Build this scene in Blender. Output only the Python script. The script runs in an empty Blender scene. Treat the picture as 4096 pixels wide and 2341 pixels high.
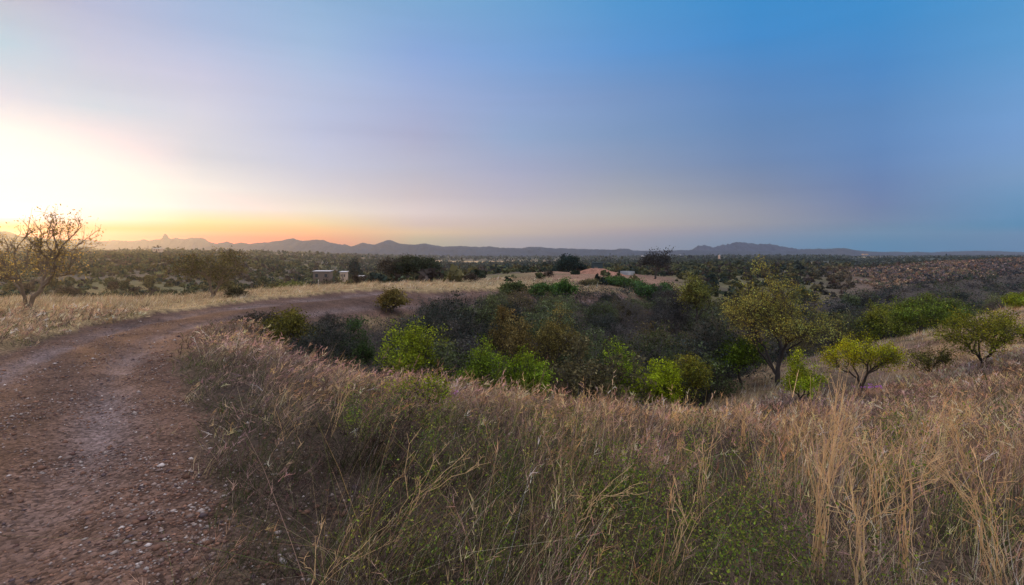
import bpy, math, random
import numpy as np
from mathutils import Vector

random.seed(7)
RNG = np.random.default_rng(11)
F, HY = 540.0, 250.0
sc = bpy.context.scene
COL = sc.collection


def lin(c):
    c = np.asarray(c, float) / 255.0
    return np.where(c <= 0.04045, c / 12.92, ((c + 0.055) / 1.055) ** 2.4)


# ------------------------------------------------------------------ noise
def _hash(ix, iy, s):
    n = (ix.astype(np.int64) * 374761393 + iy.astype(np.int64) * 668265263 + s * 1442695041) & 0xFFFFFFFF
    n = ((n ^ (n >> 13)) * 1274126177) & 0xFFFFFFFF
    n = (n ^ (n >> 16)) & 0xFFFFFFFF
    return n / 4294967295.0


def vnoise(x, y, s=0):
    ix, iy = np.floor(x), np.floor(y)
    fx, fy = x - ix, y - iy
    fx, fy = fx * fx * (3 - 2 * fx), fy * fy * (3 - 2 * fy)
    a, b = _hash(ix, iy, s), _hash(ix + 1, iy, s)
    c, d = _hash(ix, iy + 1, s), _hash(ix + 1, iy + 1, s)
    return (a * (1 - fx) + b * fx) * (1 - fy) + (c * (1 - fx) + d * fx) * fy


def fbm(x, y, s=0, o=4):
    v, a, t = 0.0, 0.5, 0.0
    for i in range(o):
        v = v + a * vnoise(x * 2 ** i, y * 2 ** i, s + i * 17)
        t += a
        a *= 0.5
    return v / t


def sstep(a, b, x):
    t = np.clip((x - a) / (b - a), 0, 1)
    return t * t * (3 - 2 * t)


# ------------------------------------------------------------------ terrain
YK = np.array([1, 2, 4, 7, 10, 12, 14, 18, 22, 26, 30, 37, 44, 52, 65, 85, 110, 160, 260, 450, 900, 2000, 3000], float)
TAB = {
    -500: [1.7, 1.7, 1.72, 1.8, 1.85, 1.9, 1.95, 2.05, 2.2, 2.45, 2.7, 4, 5.5, 7, 8.5, 9.2, 8.5, 6.5, 4.2, 2.2, 2.5, 12, 14],
    0: [1.7, 1.7, 1.72, 1.8, 1.85, 1.9, 1.95, 2.05, 2.2, 2.45, 2.7, 4, 5.5, 7, 8.5, 9.2, 8.5, 6.5, 4.2, 2.2, 2.5, 12, 14],
    150: [1.7, 1.7, 1.72, 1.78, 1.82, 1.87, 1.92, 2.02, 2.15, 2.35, 2.65, 4, 5.5, 7, 8.5, 9.2, 8.5, 6.5, 4.2, 2.2, 2.5, 12, 14],
    250: [1.7, 1.7, 1.72, 1.78, 1.83, 1.9, 1.95, 2.0, 2.05, 2.15, 2.3, 2.75, 4.2, 5.5, 7.5, 9, 9.5, 8, 5.5, 3.5, 4, 14, 16],
    300: [1.7, 1.7, 1.72, 1.85, 2.1, 2.7, 2.9, 2.4, 2.1, 2.15, 2.2, 2.45, 2.9, 4.5, 6.5, 8.5, 9.5, 9.5, 8, 5.5, 7, 15, 17],
    350: [1.7, 1.7, 1.72, 1.85, 2.15, 2.9, 3.8, 3.9, 2.5, 2.2, 2.2, 2.4, 2.75, 3.6, 5.5, 7.5, 9, 10.5, 10.5, 8.5, 10, 17, 19],
    400: [1.7, 1.7, 1.72, 1.9, 2.25, 3.1, 3.9, 4.7, 4.2, 2.5, 2.3, 2.4, 2.7, 3.1, 3.9, 5.5, 7.5, 10, 11.5, 11, 13, 19, 20],
    470: [1.7, 1.7, 1.74, 1.9, 2.4, 3.2, 4.3, 5.8, 6.2, 5.9, 4.8, 2.9, 2.65, 2.9, 3.4, 4.2, 5.2, 7.5, 10, 12, 15, 20, 21],
    520: [1.7, 1.7, 1.75, 1.95, 2.55, 3.3, 4.3, 6, 6.6, 6.6, 6, 4.4, 2.9, 2.9, 3.2, 3.6, 4.3, 6, 8.5, 11, 15, 20, 22],
    620: [1.7, 1.7, 1.78, 2.05, 2.75, 3.6, 4.6, 6.3, 7.3, 7.8, 8, 7.6, 6.2, 3.8, 3.5, 3.7, 4.4, 6, 8.5, 11, 15, 20, 22],
    720: [1.7, 1.7, 1.78, 2.1, 2.8, 3.4, 4.0, 4.9, 5.5, 6.2, 7.6, 9.4, 9.8, 9.2, 8, 6.6, 5.8, 5.6, 6.5, 8.5, 12.5, 19, 22],
    780: [1.7, 1.7, 1.78, 2.1, 2.75, 3.2, 3.7, 4.5, 4.9, 5.3, 6.5, 8.5, 9.5, 9.8, 9, 7.5, 6.3, 5.8, 6.5, 8.5, 12.5, 19, 22],
    850: [1.7, 1.7, 1.78, 2.1, 2.8, 3.3, 3.8, 4.4, 4.6, 4.8, 5.3, 8, 9.5, 10, 9.5, 7.8, 6.8, 5.6, 6.2, 8, 12.5, 19, 22],
    920: [1.7, 1.7, 1.75, 2.05, 2.65, 3.05, 3.4, 3.85, 4.15, 4.3, 4.5, 6, 8.5, 9.5, 9.5, 8, 6.5, 5.0, 5.6, 7.5, 12, 18.5, 22],
    1024: [1.7, 1.7, 1.74, 1.95, 2.35, 2.6, 2.8, 3.1, 3.2, 3.25, 3.3, 3.4, 4.5, 7, 9.5, 8.5, 6.8, 3.6, 3.6, 6.5, 11, 18, 22],
    1550: [1.7, 1.7, 1.74, 1.85, 2.05, 2.2, 2.3, 2.4, 2.4, 2.4, 2.5, 2.6, 3.0, 5, 8, 8.5, 6.8, 3.6, 3.4, 6.0, 11, 18, 22],
}
_i = 17
for _k in TAB:
    TAB[_k].insert(_i, (TAB[_k][16] + TAB[_k][17]) / 2)
YK = np.insert(YK, _i, 132.0)
for _k, _v in {850: (6.3, 5.4, 7.2, 8.0), 920: (5.6, 4.2, 4.4, 6.4), 1024: (5.4, 3.6, 2.5, 5.2), 1550: (5.2, 3.2, 2.0, 4.8)}.items():
    TAB[_k][16:20] = _v
_pk = np.array(sorted(TAB), float)
_gp = np.arange(-510, 1561, 6.0)
_gl = np.linspace(math.log(0.8), math.log(3000), 330)
_t1 = np.array([np.interp(_gl, np.log(YK), TAB[int(p)]) for p in _pk])
_kn = np.interp(_pk, [300, 400, 470, 920, 1024, 1550], [0, .06, .10, .10, .05, .03])[:, None]
_t1 = _t1 * (1 + _kn * np.interp(_gl, np.log([3.5, 7, 16, 26]), [0, 1, 1, 0])[None, :])
DT = np.array([np.interp(_gp, _pk, _t1[:, j]) for j in range(len(_gl))]).T


def _blur(a, s, ax):
    k = np.exp(-0.5 * (np.arange(-3 * s, 3 * s + 1) / s) ** 2)
    k /= k.sum()
    pad = [(0, 0), (0, 0)]
    pad[ax] = (3 * s, 3 * s)
    return np.apply_along_axis(lambda v: np.convolve(v, k, 'valid'), ax, np.pad(a, pad, mode='edge'))


DT = _blur(_blur(DT, 3, 0), 3, 1)


def to_pY(x, y):
    a = np.clip(np.arctan2(x, y), -1.08, 1.08)
    r = np.hypot(x, y)
    return 512 + F * np.tan(a), r * np.cos(a)


ROAD_R = np.array([(-.2, -8), (-.5, -2), (-.85, 0), (-1.45, 2.6), (-2.4, 4.2), (-3.75, 6.1), (-5.2, 8.3), (-6.6, 10.8), (-7.4, 13), (-7.6, 15.5), (-7.0, 20), (-5.4, 26), (-3.2, 33), (-.4, 39), (5, 45.5), (12.5, 50), (22, 54)], float)
ROAD_L = np.array([(-4.4, -8), (-4.6, -2), (-5, 0), (-5.9, 2.6), (-7.1, 5.5), (-8.4, 8), (-9.8, 10.4), (-10.7, 13.3), (-11.2, 16), (-11, 19.5), (-9.9, 26), (-7.0, 34), (-2, 42), (4, 48.5), (9, 52), (15, 56), (22, 60)], float)
ROAD_C = (ROAD_R + ROAD_L) / 2
_tg = np.gradient(ROAD_C, axis=0)
_tg /= np.hypot(*_tg.T)[:, None]
_df = ROAD_R - ROAD_L
ROAD_W = np.abs(_df[:, 0] * _tg[:, 1] - _df[:, 1] * _tg[:, 0]) / 2
ROAD_W = np.maximum(ROAD_W, 1.45)
print('road half widths', np.round(ROAD_W, 2))


def road_dist(x, y):
    """signed lateral coordinate / half width of the nearest road point"""
    best = np.full(np.shape(x), 1e9)
    lat = np.zeros(np.shape(x))
    for i in range(len(ROAD_C) - 1):
        a, b = ROAD_C[i], ROAD_C[i + 1]
        ab = b - a
        t = np.clip(((x - a[0]) * ab[0] + (y - a[1]) * ab[1]) / (ab @ ab), 0, 1)
        dx, dy = x - (a[0] + t * ab[0]), y - (a[1] + t * ab[1])
        d = np.hypot(dx, dy)
        w = ROAD_W[i] * (1 - t) + ROAD_W[i + 1] * t
        s = np.sign(ab[0] * dy - ab[1] * dx)
        m = d / w < best
        best = np.where(m, d / w, best)
        lat = np.where(m, -s * d / w, lat)
    return best, lat


def road_mask(x, y):
    d, _ = road_dist(x, y)
    nr = .35 + .65 * sstep(5, 11, np.hypot(x, y))
    d = d + ((fbm(x * 1.3, y * 1.3, 5) - .5) * .45 + (fbm(x * 6, y * 6, 8) - .5) * .2) * nr + .03
    return 1 - sstep(.9, 1.05, d)


def H(x, y, noise=True):
    x, y = np.asarray(x, float), np.asarray(y, float)
    p, Y = to_pY(x, y)
    gi = np.clip((p - _gp[0]) / 6.0, 0, len(_gp) - 1.001)
    gj = np.clip((np.log(np.maximum(Y, .8)) - _gl[0]) / (_gl[1] - _gl[0]), 0, len(_gl) - 1.001)
    i, j = gi.astype(int), gj.astype(int)
    fi, fj = gi - i, gj - j
    d = (DT[i, j] * (1 - fi) + DT[i + 1, j] * fi) * (1 - fj) + (DT[i, j + 1] * (1 - fi) + DT[i + 1, j + 1] * fi) * fj
    z = -d
    if noise:
        r = np.hypot(x, y)
        rd, lat = road_dist(x, y)
        off = sstep(.8, 1.3, rd)
        z = z + (fbm(x * .8, y * .8, 3) - .5) * .16 * off * sstep(2, 8, r)
        z = z + (fbm(x * .12, y * .12, 4) - .5) * .9 * sstep(45, 110, r)
        z = z + (fbm(x * .02, y * .02, 6) - .5) * 3.5 * sstep(120, 500, r)
        z = z + (fbm(x * 5, y * 5, 9) - .5) * .03
        onr = 1 - off
        rut = np.exp(-((np.abs(lat) - .45) / .16) ** 2)
        z = z - .05 * onr - .06 * rut * onr
        z = z + .10 * np.exp(-((rd - 1.15) / .12) ** 2) * sstep(7, 12, r) * (1 - sstep(60, 80, r))
    return z


NEARB = ([-550, 235, 262, 300, 350, 400, 470, 520, 620, 690, 740, 850, 920, 1024, 1560], [999, 16, 13, 12, 11.6, 12, 12.6, 13, 14, 15.5, 25, 31, 33, 42, 55])
FARB = ([-550, 235, 262, 300, 350, 400, 470, 520, 560, 620, 700, 800, 900, 1024, 1560], [999, 15, 16, 18.5, 20.8, 25, 36, 42.5, 49, 55, 63, 80, 100, 115, 120])


def wash(x, y):
    p, Y = to_pY(x, y)
    p = p + (fbm(x * .5, y * .5, 40) - .5) * 20
    n, f = np.interp(p, *NEARB), np.interp(p, *FARB)
    return sstep(0, 1.2, Y - n) * sstep(0, 1.5, f - Y)


def at(px, Y):
    """ground point under image column px at forward distance Y"""
    x = (px - 512) / F * Y
    return Vector((x, Y, float(H(x, Y))))


# ------------------------------------------------------------------ materials
def new_mat(name):
    m = bpy.data.materials.new(name)
    m.use_nodes = True
    nt = m.node_tree
    nt.nodes.clear()
    return m, nt, nt.nodes, nt.links


def N(nodes, t, **kw):
    n = nodes.new(t)
    for k, v in kw.items():
        setattr(n, k, v)
    return n


def simple(name, col, rough=.8, metal=0.0, var=.25, scale=6.0, bump=.15):
    m, nt, ns, L = new_mat(name)
    out = N(ns, 'ShaderNodeOutputMaterial')
    b = N(ns, 'ShaderNodeBsdfPrincipled')
    b.inputs['Roughness'].default_value = rough
    b.inputs['Metallic'].default_value = metal
    tc = N(ns, 'ShaderNodeTexCoord')
    no = N(ns, 'ShaderNodeTexNoise')
    no.inputs['Scale'].default_value = scale
    no.inputs['Detail'].default_value = 5
    L.new(tc.outputs['Object'], no.inputs['Vector'])
    r = N(ns, 'ShaderNodeMapRange')
    r.inputs['To Min'].default_value = 1 - var
    r.inputs['To Max'].default_value = 1 + var
    L.new(no.outputs['Fac'], r.inputs['Value'])
    mx = N(ns, 'ShaderNodeVectorMath', operation='SCALE')
    mx.inputs[0].default_value = col
    L.new(r.outputs[0], mx.inputs['Scale'])
    L.new(mx.outputs[0], b.inputs['Base Color'])
    if bump:
        bp = N(ns, 'ShaderNodeBump')
        bp.inputs['Strength'].default_value = bump
        L.new(no.outputs['Fac'], bp.inputs['Height'])
        L.new(bp.outputs[0], b.inputs['Normal'])
    L.new(b.outputs[0], out.inputs[0])
    return m


def veg_mat(name, transl=.35, use_obj=True):
    """vertex colour times the object's own colour, thin-leaf shading"""
    m, nt, ns, L = new_mat(name)
    out = N(ns, 'ShaderNodeOutputMaterial')
    at_ = N(ns, 'ShaderNodeAttribute', attribute_name='Col')
    col = at_.outputs['Color']
    if use_obj:
        oi = N(ns, 'ShaderNodeObjectInfo')
        mx = N(ns, 'ShaderNodeVectorMath', operation='MULTIPLY')
        L.new(col, mx.inputs[0])
        L.new(oi.outputs['Color'], mx.inputs[1])
        col = mx.outputs[0]
    d = N(ns, 'ShaderNodeBsdfDiffuse')
    L.new(col, d.inputs['Color'])
    if transl > 0:
        t = N(ns, 'ShaderNodeBsdfTranslucent')
        L.new(col, t.inputs['Color'])
        mixs = N(ns, 'ShaderNodeMixShader')
        mixs.inputs[0].default_value = transl
        L.new(d.outputs[0], mixs.inputs[1])
        L.new(t.outputs[0], mixs.inputs[2])
        L.new(mixs.outputs[0], out.inputs[0])
    else:
        L.new(d.outputs[0], out.inputs[0])
    return m


def ground_mat():
    m, nt, ns, L = new_mat('earth')
    out = N(ns, 'ShaderNodeOutputMaterial')
    b = N(ns, 'ShaderNodeBsdfPrincipled')
    b.inputs['Roughness'].default_value = .95
    b.inputs['Specular IOR Level'].default_value = .1
    at_ = N(ns, 'ShaderNodeAttribute', attribute_name='Col')
    tc = N(ns, 'ShaderNodeTexCoord')
    v = tc.outputs['Object']
    # fine gravel speckle
    vo = N(ns, 'ShaderNodeTexVoronoi')
    vo.inputs['Scale'].default_value = 38
    L.new(v, vo.inputs['Vector'])
    bw = N(ns, 'ShaderNodeSeparateColor')
    L.new(vo.outputs['Color'], bw.inputs[0])
    r1 = N(ns, 'ShaderNodeMapRange')
    r1.inputs['To Min'].default_value = .45
    r1.inputs['To Max'].default_value = 1.6
    L.new(bw.outputs[0], r1.inputs['Value'])
    no = N(ns, 'ShaderNodeTexNoise')
    no.inputs['Scale'].default_value = 2.2
    no.inputs['Detail'].default_value = 9
    no.inputs['Roughness'].default_value = .7
    L.new(v, no.inputs['Vector'])
    r2 = N(ns, 'ShaderNodeMapRange')
    r2.inputs['From Min'].default_value = .3
    r2.inputs['From Max'].default_value = .7
    r2.inputs['To Min'].default_value = .62
    r2.inputs['To Max'].default_value = 1.35
    L.new(no.outputs['Fac'], r2.inputs['Value'])
    nf = N(ns, 'ShaderNodeTexNoise')
    nf.inputs['Scale'].default_value = .09
    nf.inputs['Detail'].default_value = 8
    nf.inputs['Roughness'].default_value = .75
    L.new(v, nf.inputs['Vector'])
    r3 = N(ns, 'ShaderNodeMapRange')
    r3.inputs['From Min'].default_value = .35
    r3.inputs['From Max'].default_value = .65
    r3.inputs['To Min'].default_value = .7
    r3.inputs['To Max'].default_value = 1.3
    L.new(nf.outputs['Fac'], r3.inputs['Value'])
    m1 = N(ns, 'ShaderNodeMath', operation='MULTIPLY')
    m2 = N(ns, 'ShaderNodeMath', operation='MULTIPLY')
    L.new(r1.outputs[0], m1.inputs[0])
    L.new(r2.outputs[0], m1.inputs[1])
    L.new(m1.outputs[0], m2.inputs[0])
    L.new(r3.outputs[0], m2.inputs[1])
    mx = N(ns, 'ShaderNodeVectorMath', operation='SCALE')
    L.new(at_.outputs['Color'], mx.inputs[0])
    L.new(m2.outputs[0], mx.inputs['Scale'])
    L.new(mx.outputs[0], b.inputs['Base Color'])
    ad = N(ns, 'ShaderNodeMath', operation='MULTIPLY_ADD')
    ad.inputs[1].default_value = -.6
    L.new(vo.outputs['Distance'], ad.inputs[0])
    L.new(no.outputs['Fac'], ad.inputs[2])
    bp = N(ns, 'ShaderNodeBump')
    bp.inputs['Strength'].default_value = .9
    bp.inputs['Distance'].default_value = .03
    L.new(ad.outputs[0], bp.inputs['Height'])
    L.new(bp.outputs[0], b.inputs['Normal'])
    L.new(b.outputs[0], out.inputs[0])
    return m


M_EARTH = ground_mat()
M_GRASS = veg_mat('dry_grass_blades', .35, False)
M_LEAF = veg_mat('leaves', .32, True)
M_FAR = veg_mat('scrub', .15, False)
M_BARK = simple('bark', (.045, .036, .032), .95, 0, .45, 14)
M_BARK_HAZED = simple('hazed_bark', (.17, .13, .09), .95, 0, .4, 14)  # bark lightened: haze over the left trees put into its colour
M_BARKG = simple('grey_twigs', (.095, .088, .086), .95, 0, .35, 14)
M_STRAW = simple('straw', (.58, .40, .20), .8, 0, .35, 9)
M_STONE = veg_mat('stones', 0, False)


# ------------------------------------------------------------------ mesh helpers
def mesh_np(name, V, Q=None, T=None, cols=None, mat=None, smooth=False):
    me = bpy.data.meshes.new(name)
    V = np.asarray(V, np.float32).reshape(-1, 3)
    Q = np.zeros((0, 4), np.int32) if Q is None else np.asarray(Q, np.int32).reshape(-1, 4)
    T = np.zeros((0, 3), np.int32) if T is None else np.asarray(T, np.int32).reshape(-1, 3)
    me.vertices.add(len(V))
    me.vertices.foreach_set('co', V.ravel())
    me.loops.add(Q.size + T.size)
    me.loops.foreach_set('vertex_index', np.concatenate([Q.ravel(), T.ravel()]).astype(np.int32))
    me.polygons.add(len(Q) + len(T))
    st = np.concatenate([np.arange(len(Q)) * 4, Q.size + np.arange(len(T)) * 3]).astype(np.int32)
    me.polygons.foreach_set('loop_start', st)
    me.polygons.foreach_set('loop_total', np.concatenate([np.full(len(Q), 4), np.full(len(T), 3)]).astype(np.int32))
    if smooth:
        me.polygons.foreach_set('use_smooth', np.ones(len(Q) + len(T), bool))
    if cols is not None:
        a = me.color_attributes.new('Col', 'FLOAT_COLOR', 'POINT')
        c = np.ones((len(V), 4), np.float32)
        c[:, :3] = cols
        a.data.foreach_set('color', c.ravel())
    me.update(calc_edges=True)
    if mat:
        me.materials.append(mat)
    return me


def link(name, data, parent=None, label=None, cat=None, group=None, kind=None, loc=None, rz=0, scale=None):
    o = bpy.data.objects.new(name, data)
    COL.objects.link(o)
    if parent:
        o.parent = parent
    if label:
        o['label'] = label
    if cat:
        o['category'] = cat
    if group:
        o['group'] = group
    if kind:
        o['kind'] = kind
    if loc is not None:
        o.location = loc
    if rz:
        o.rotation_euler = (0, 0, rz)
    if scale is not None:
        o.scale = scale
    return o


def unit(v):
    return v / np.maximum(np.linalg.norm(v, axis=-1, keepdims=True), 1e-9)


def quads_leaves(P, size, rng, asp=.55, flat=0.0):
    n = len(P)
    u = unit(rng.normal(size=(n, 3)))
    w = rng.normal(size=(n, 3))
    w[:, 2] += flat * 2
    v = unit(np.cross(u, w))
    s = np.asarray(size).reshape(-1, 1) * np.ones((n, 1))
    V = np.stack([P - u * s, P - v * s * asp, P + u * s, P + v * s * asp], 1).reshape(-1, 3)
    Q = np.arange(n * 4).reshape(-1, 4)
    return V, Q


def tubes(S, k=5):
    """S: (n,8) p0 p1 r0 r1 -> tapered prisms"""
    S = np.asarray(S, float)
    p0, p1, r0, r1 = S[:, 0:3], S[:, 3:6], S[:, 6:7], S[:, 7:8]
    d = unit(p1 - p0)
    p1 = p1 + d * r1 * .5
    ref = np.where(np.abs(d[:, 2:3]) > .9, np.array([[1., 0, 0]]), np.array([[0, 0, 1.]]))
    u = unit(np.cross(d, ref))
    v = np.cross(d, u)
    n = len(S)
    ang = np.arange(k) * 2 * np.pi / k
    c, s = np.cos(ang)[None, :, None], np.sin(ang)[None, :, None]
    off = u[:, None] * c + v[:, None] * s
    A = p0[:, None] + off * r0[:, None]
    B = p1[:, None] + off * r1[:, None]
    V = np.concatenate([A, B], 1).reshape(-1, 3)
    i = np.arange(n)[:, None] * 2 * k
    j = np.arange(k)[None, :]
    Q = np.stack([i + j, i + (j + 1) % k, i + k + (j + 1) % k, i + k + j], -1).reshape(-1, 4)
    return V, Q


# ------------------------------------------------------------------ plants
def skeleton(rng, A, seg, kcost, tip=.006, up=.35, jit=.12):
    """grow limbs from the origin to every attractor in A"""
    P, par, L, D = [np.zeros(3)], [-1], [0.0], [np.array([0, 0, 1.])]
    A = A[np.argsort(np.linalg.norm(A, axis=1) + rng.normal(size=len(A)) * .1)]
    tips = []
    for a in A:
        PP = np.array(P)
        dv = a - PP
        dist = np.linalg.norm(dv, axis=1)
        cosd = (dv * np.array(D)).sum(1) / np.maximum(dist, 1e-6)
        cost = dist * (1 + .5 * (1 - cosd)) + kcost * np.array(L)
        i = int(np.argmin(cost))
        d = dist[i]
        n = max(2, int(math.ceil(d / seg)))
        c = PP[i] + (D[i] * .6 + np.array([0, 0, up])) * d * .45
        cur, last = PP[i], i
        for k in range(1, n + 1):
            t = k / n
            q = (1 - t) ** 2 * PP[i] + 2 * t * (1 - t) * c + t * t * a
            if k < n:
                q = q + rng.normal(size=3) * seg * jit
            P.append(q)
            par.append(last)
            L.append(L[last] + np.linalg.norm(q - cur))
            D.append(unit(q - cur))
            cur, last = q, len(P) - 1
        tips.append(last)
    P = np.array(P)
    r = np.zeros(len(P))
    for t in tips:
        r[t] = tip ** 2.2
    for i in range(len(P) - 1, 0, -1):
        r[i] = max(r[i], tip ** 2.2)
        r[par[i]] += r[i] * (.98)
    r = r ** (1 / 2.2)
    S = np.array([np.concatenate([P[par[i]], P[i], [min(r[par[i]], r[i] * 1.35), r[i]]]) for i in range(1, len(P))])
    return P, np.array(par), S, tips


def crown_points(rng, n, h, w, base=.3, clumps=14, sig=.16, skew=0.0, extra=(), flat=1.0):
    """clumpy points within a dome from base*h to h, width w"""
    C = []
    while len(C) < clumps:
        q = rng.uniform(-1, 1, 3)
        rr = np.linalg.norm(q)
        if rr > 1 or rr < .45:
            continue
        q[2] = abs(q[2]) * .95 - .15 if rng.random() < .75 else q[2] * .7
        C.append([q[0] * w / 2 * .88 + skew * q[2] * w * .3, q[1] * w / 2 * .88 * flat, h * base + (q[2] * .5 + .5) * h * (1 - base) * .92])
    for c in C:
        if rng.random() < .22:
            c[2] = min(c[2] * rng.uniform(1.1, 1.35), h * 1.12)
    C = np.array(C + [list(e) for e in extra])
    i = rng.integers(0, len(C), n)
    P = C[i] + rng.normal(size=(n, 3)) * np.array([w, w, h]) * sig * .62
    csz = rng.uniform(.55, 1.25, len(C))[i]
    P = C[i] + (P - C[i]) * csz[:, None]
    P[:, 2] = np.clip(P[:, 2], h * base * .55, h * 1.15)
    return P, i


def plant(seed, h, w, base=.3, ntips=160, leaves=6000, leaf=.03, clumps=14, sig=.16, kcost=.3, seg=.22, tip=.006, skew=0.0,
          extra=(), spread=.13, asp=.5, cvar=.55, flat=1.0, up=.35, yellow=.25, twigs=3, name='plant', bark=None, scatter=1.0, lowfade=0.0):
    rng = np.random.default_rng(seed)
    A, ci = crown_points(rng, ntips, h, w, base, clumps, sig, skew, extra, flat)
    P, par, S, tips = skeleton(rng, A, seg, kcost, tip, up)
    # fine twigs off outer nodes
    outer = [i for i in range(1, len(P)) if np.linalg.norm(P[i]) > .45 * h]
    tw = []
    if twigs and outer:
        oi = rng.choice(outer, min(len(outer) * twigs, 2600))
        d = unit(unit(P[oi] - np.array([0, 0, h * .2])) + rng.normal(size=(len(oi), 3)) * .75)
        ln = rng.uniform(.5, 1.4, (len(oi), 1)) * seg * 1.3
        q = P[oi] + d * ln
        tw = np.concatenate([P[oi], q, np.full((len(oi), 1), tip * .7), np.full((len(oi), 1), tip * .35)], 1)
    S1 = S[S[:, 6] > tip * 2.2]
    S2 = S[S[:, 6] <= tip * 2.2]
    V, Q = tubes(S1, 6) if len(S1) else (np.zeros((0, 3)), np.zeros((0, 4), int))
    if len(tw):
        S2 = np.concatenate([S2, tw]) if len(S2) else tw
    if len(S2):
        V2, Q2 = tubes(S2, 3)
        Q = np.concatenate([Q, Q2 + len(V)])
        V = np.concatenate([V, V2])
    stem = mesh_np(name + '_wood', V, Q, mat=bark or M_BARK)
    fol = None
    if leaves:
        ends = np.concatenate([P[tips], tw[:, 3:6]]) if len(tw) else P[tips]
        # sprays: each end carries its own share of leaves, some are nearly bare
        wgt = rng.gamma(.9, 1.0, len(ends))
        if lowfade:
            wgt *= np.clip((ends[:, 2] / h - lowfade) * 4, .03, 1)
        wgt /= wgt.sum()
        ei = rng.choice(len(ends), leaves, p=wgt)
        LP = ends[ei] + rng.normal(size=(leaves, 3)) * spread * scatter * np.array([1, 1, .75])
        LP[:, 2] = np.maximum(LP[:, 2], .03)
        ev = rng.normal(size=(len(ends), 1)) * cvar
        hv = rng.random((len(ends), 1)) ** 2
        cb = vnoise(ends[:, 0] * 2.1 + 50, ends[:, 2] * 2.1 + ends[:, 1], seed)[:, None]
        tone = np.exp(ev[ei] * .6 + rng.normal(size=(leaves, 1)) * .28 + (cb[ei] - .5) * .9)
        hue = (rng.random((leaves, 1)) * .5 + hv[ei]) * yellow
        c = tone * (1 + hue * np.array([[.9, .25, -.4]]))
        LV, LQ = quads_leaves(LP, leaf * rng.uniform(.6, 1.35, leaves), rng, asp)
        fol = mesh_np(name + '_leaves', LV, LQ, cols=np.repeat(np.clip(c, .1, 3), 4, 0), mat=M_LEAF)
    return stem, fol


def put_plant(kind, parts, pos, color, label, cat, group=None, rz=0, s=(1, 1, 1), names=('trunk', 'crown')):
    o = link(kind, None, label=label, cat=cat, group=group, loc=pos, rz=rz, scale=s)
    o.empty_display_size = .2
    a = link(names[0], parts[0], parent=o)
    if parts[1]:
        b = link(names[1], parts[1], parent=o)
        b.color = (*color, 1)
    return o


# leaf colours
LIME = (.165, .225, .014)
BRIGHT = (.125, .20, .018)
GREEN = (.058, .115, .030)
OLIVE = (.095, .105, .030)
KHAKI = (.135, .115, .045)
DKGREEN = (.022, .050, .034)
TEAL = (.020, .045, .040)
GREY = (.055, .048, .050)
SAGE = (.085, .105, .060)

named = []
front = []


def special(px, Y, top, wpx, color, label, kind='mesquite_tree', cat='tree', seed=1, dz=0, group=None, **kw):
    pos = at(px, Y)
    h, w = (-pos.z - (top - HY) * Y / F) * .93, wpx * Y / F
    pos.z -= .04 * h + dz
    kw.setdefault('leaf', max(.018, .55 * Y / F * 1.6))
    kw.setdefault('seg', max(.1, h * .07))
    kw.setdefault('spread', h * .035)
    kw.setdefault('tip', max(.0035, .28 * Y / F * .55))
    if seed in (3, 31, 37, 41, 43, 47, 48, 53, 59, 61, 67, 97, 98, 101, 103):
        color = tuple(np.array(color) * 1.3)
    parts = plant(seed, h, w, name=kind, **kw)
    named.append((pos.x, pos.y, w / 2))
    if 14 < Y < 27:
        front.append((px, Y, wpx * .5))
    nm = ('trunk', 'crown') if cat == 'tree' else ('stems', 'foliage')
    return put_plant(kind, parts, pos, color, label, cat, group, names=nm)


# ---- the big and single trees and shrubs
special(778, 20, 268, 112, (.125, .15, .048), 'large open-crowned mesquite, tallest tree right of centre, dark forked trunk', seed=3,
        base=.24, ntips=320, leaves=17000, clumps=40, sig=.12, kcost=.52, twigs=4, leaf=.032, spread=.12, up=.25, tip=.0075, lowfade=.28, yellow=.6)
special(27, 17.6, 216, 112, (.36, .29, .10), 'mesquite at far left, bare thick limbs, sparse top against the glowing sky', seed=17,  # leaf colour paled and yellowed to imitate the glare haze
        base=.2, ntips=230, leaves=3400, clumps=26, sig=.13, kcost=.42, twigs=3, leaf=.034, spread=.12, tip=.008, up=.2,
        bark=M_BARK_HAZED,
        extra=((.9, 0, 2.9), (1.05, .1, 3.1), (1.3, 0, 3.0), (.4, 0, 2.6), (1.3, 0, 2.6)))
special(213, 25.5, 246, 68, (.105, .10, .045), 'dense dark olive mesquite on the grass strip left of the road', seed=23,
        base=.10, ntips=200, leaves=6500, clumps=30, sig=.14, kcost=.38, bark=M_BARK_HAZED, leaf=.038, spread=.10)
special(862, 16.5, 329, 68, (.15, .185, .012), 'small dark-stemmed mesquite with bright yellow-green leaves on the slope', seed=31,
        base=.2, ntips=210, leaves=9000, clumps=24, sig=.13, kcost=.5, leaf=.025, spread=.075, skew=.2, tip=.0048, lowfade=.1, yellow=.5)
special(983, 16, 300, 84, (.125, .15, .022), 'wide olive-green mesquite at the right edge of the slope', seed=37,
        base=.2, ntips=240, leaves=9800, clumps=28, sig=.13, kcost=.5, leaf=.026, spread=.08, tip=.0048, lowfade=.12, yellow=.45)
special(742, 21, 337, 46, (.075, .125, .016), 'round green tree with short forked trunk left of the tallest mesquite', seed=41,
        base=.36, ntips=170, leaves=9500, clumps=18, sig=.16, kcost=.15, leaf=.036, spread=.09)
special(800, 15.5, 356, 34, (.17, .24, .02), 'low light-green shrub at the foot of the tallest mesquite', 'shrub', 'shrub', seed=43,
        base=.1, ntips=110, leaves=5200, clumps=12, sig=.17, kcost=.4, leaf=.027, spread=.07)
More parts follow.
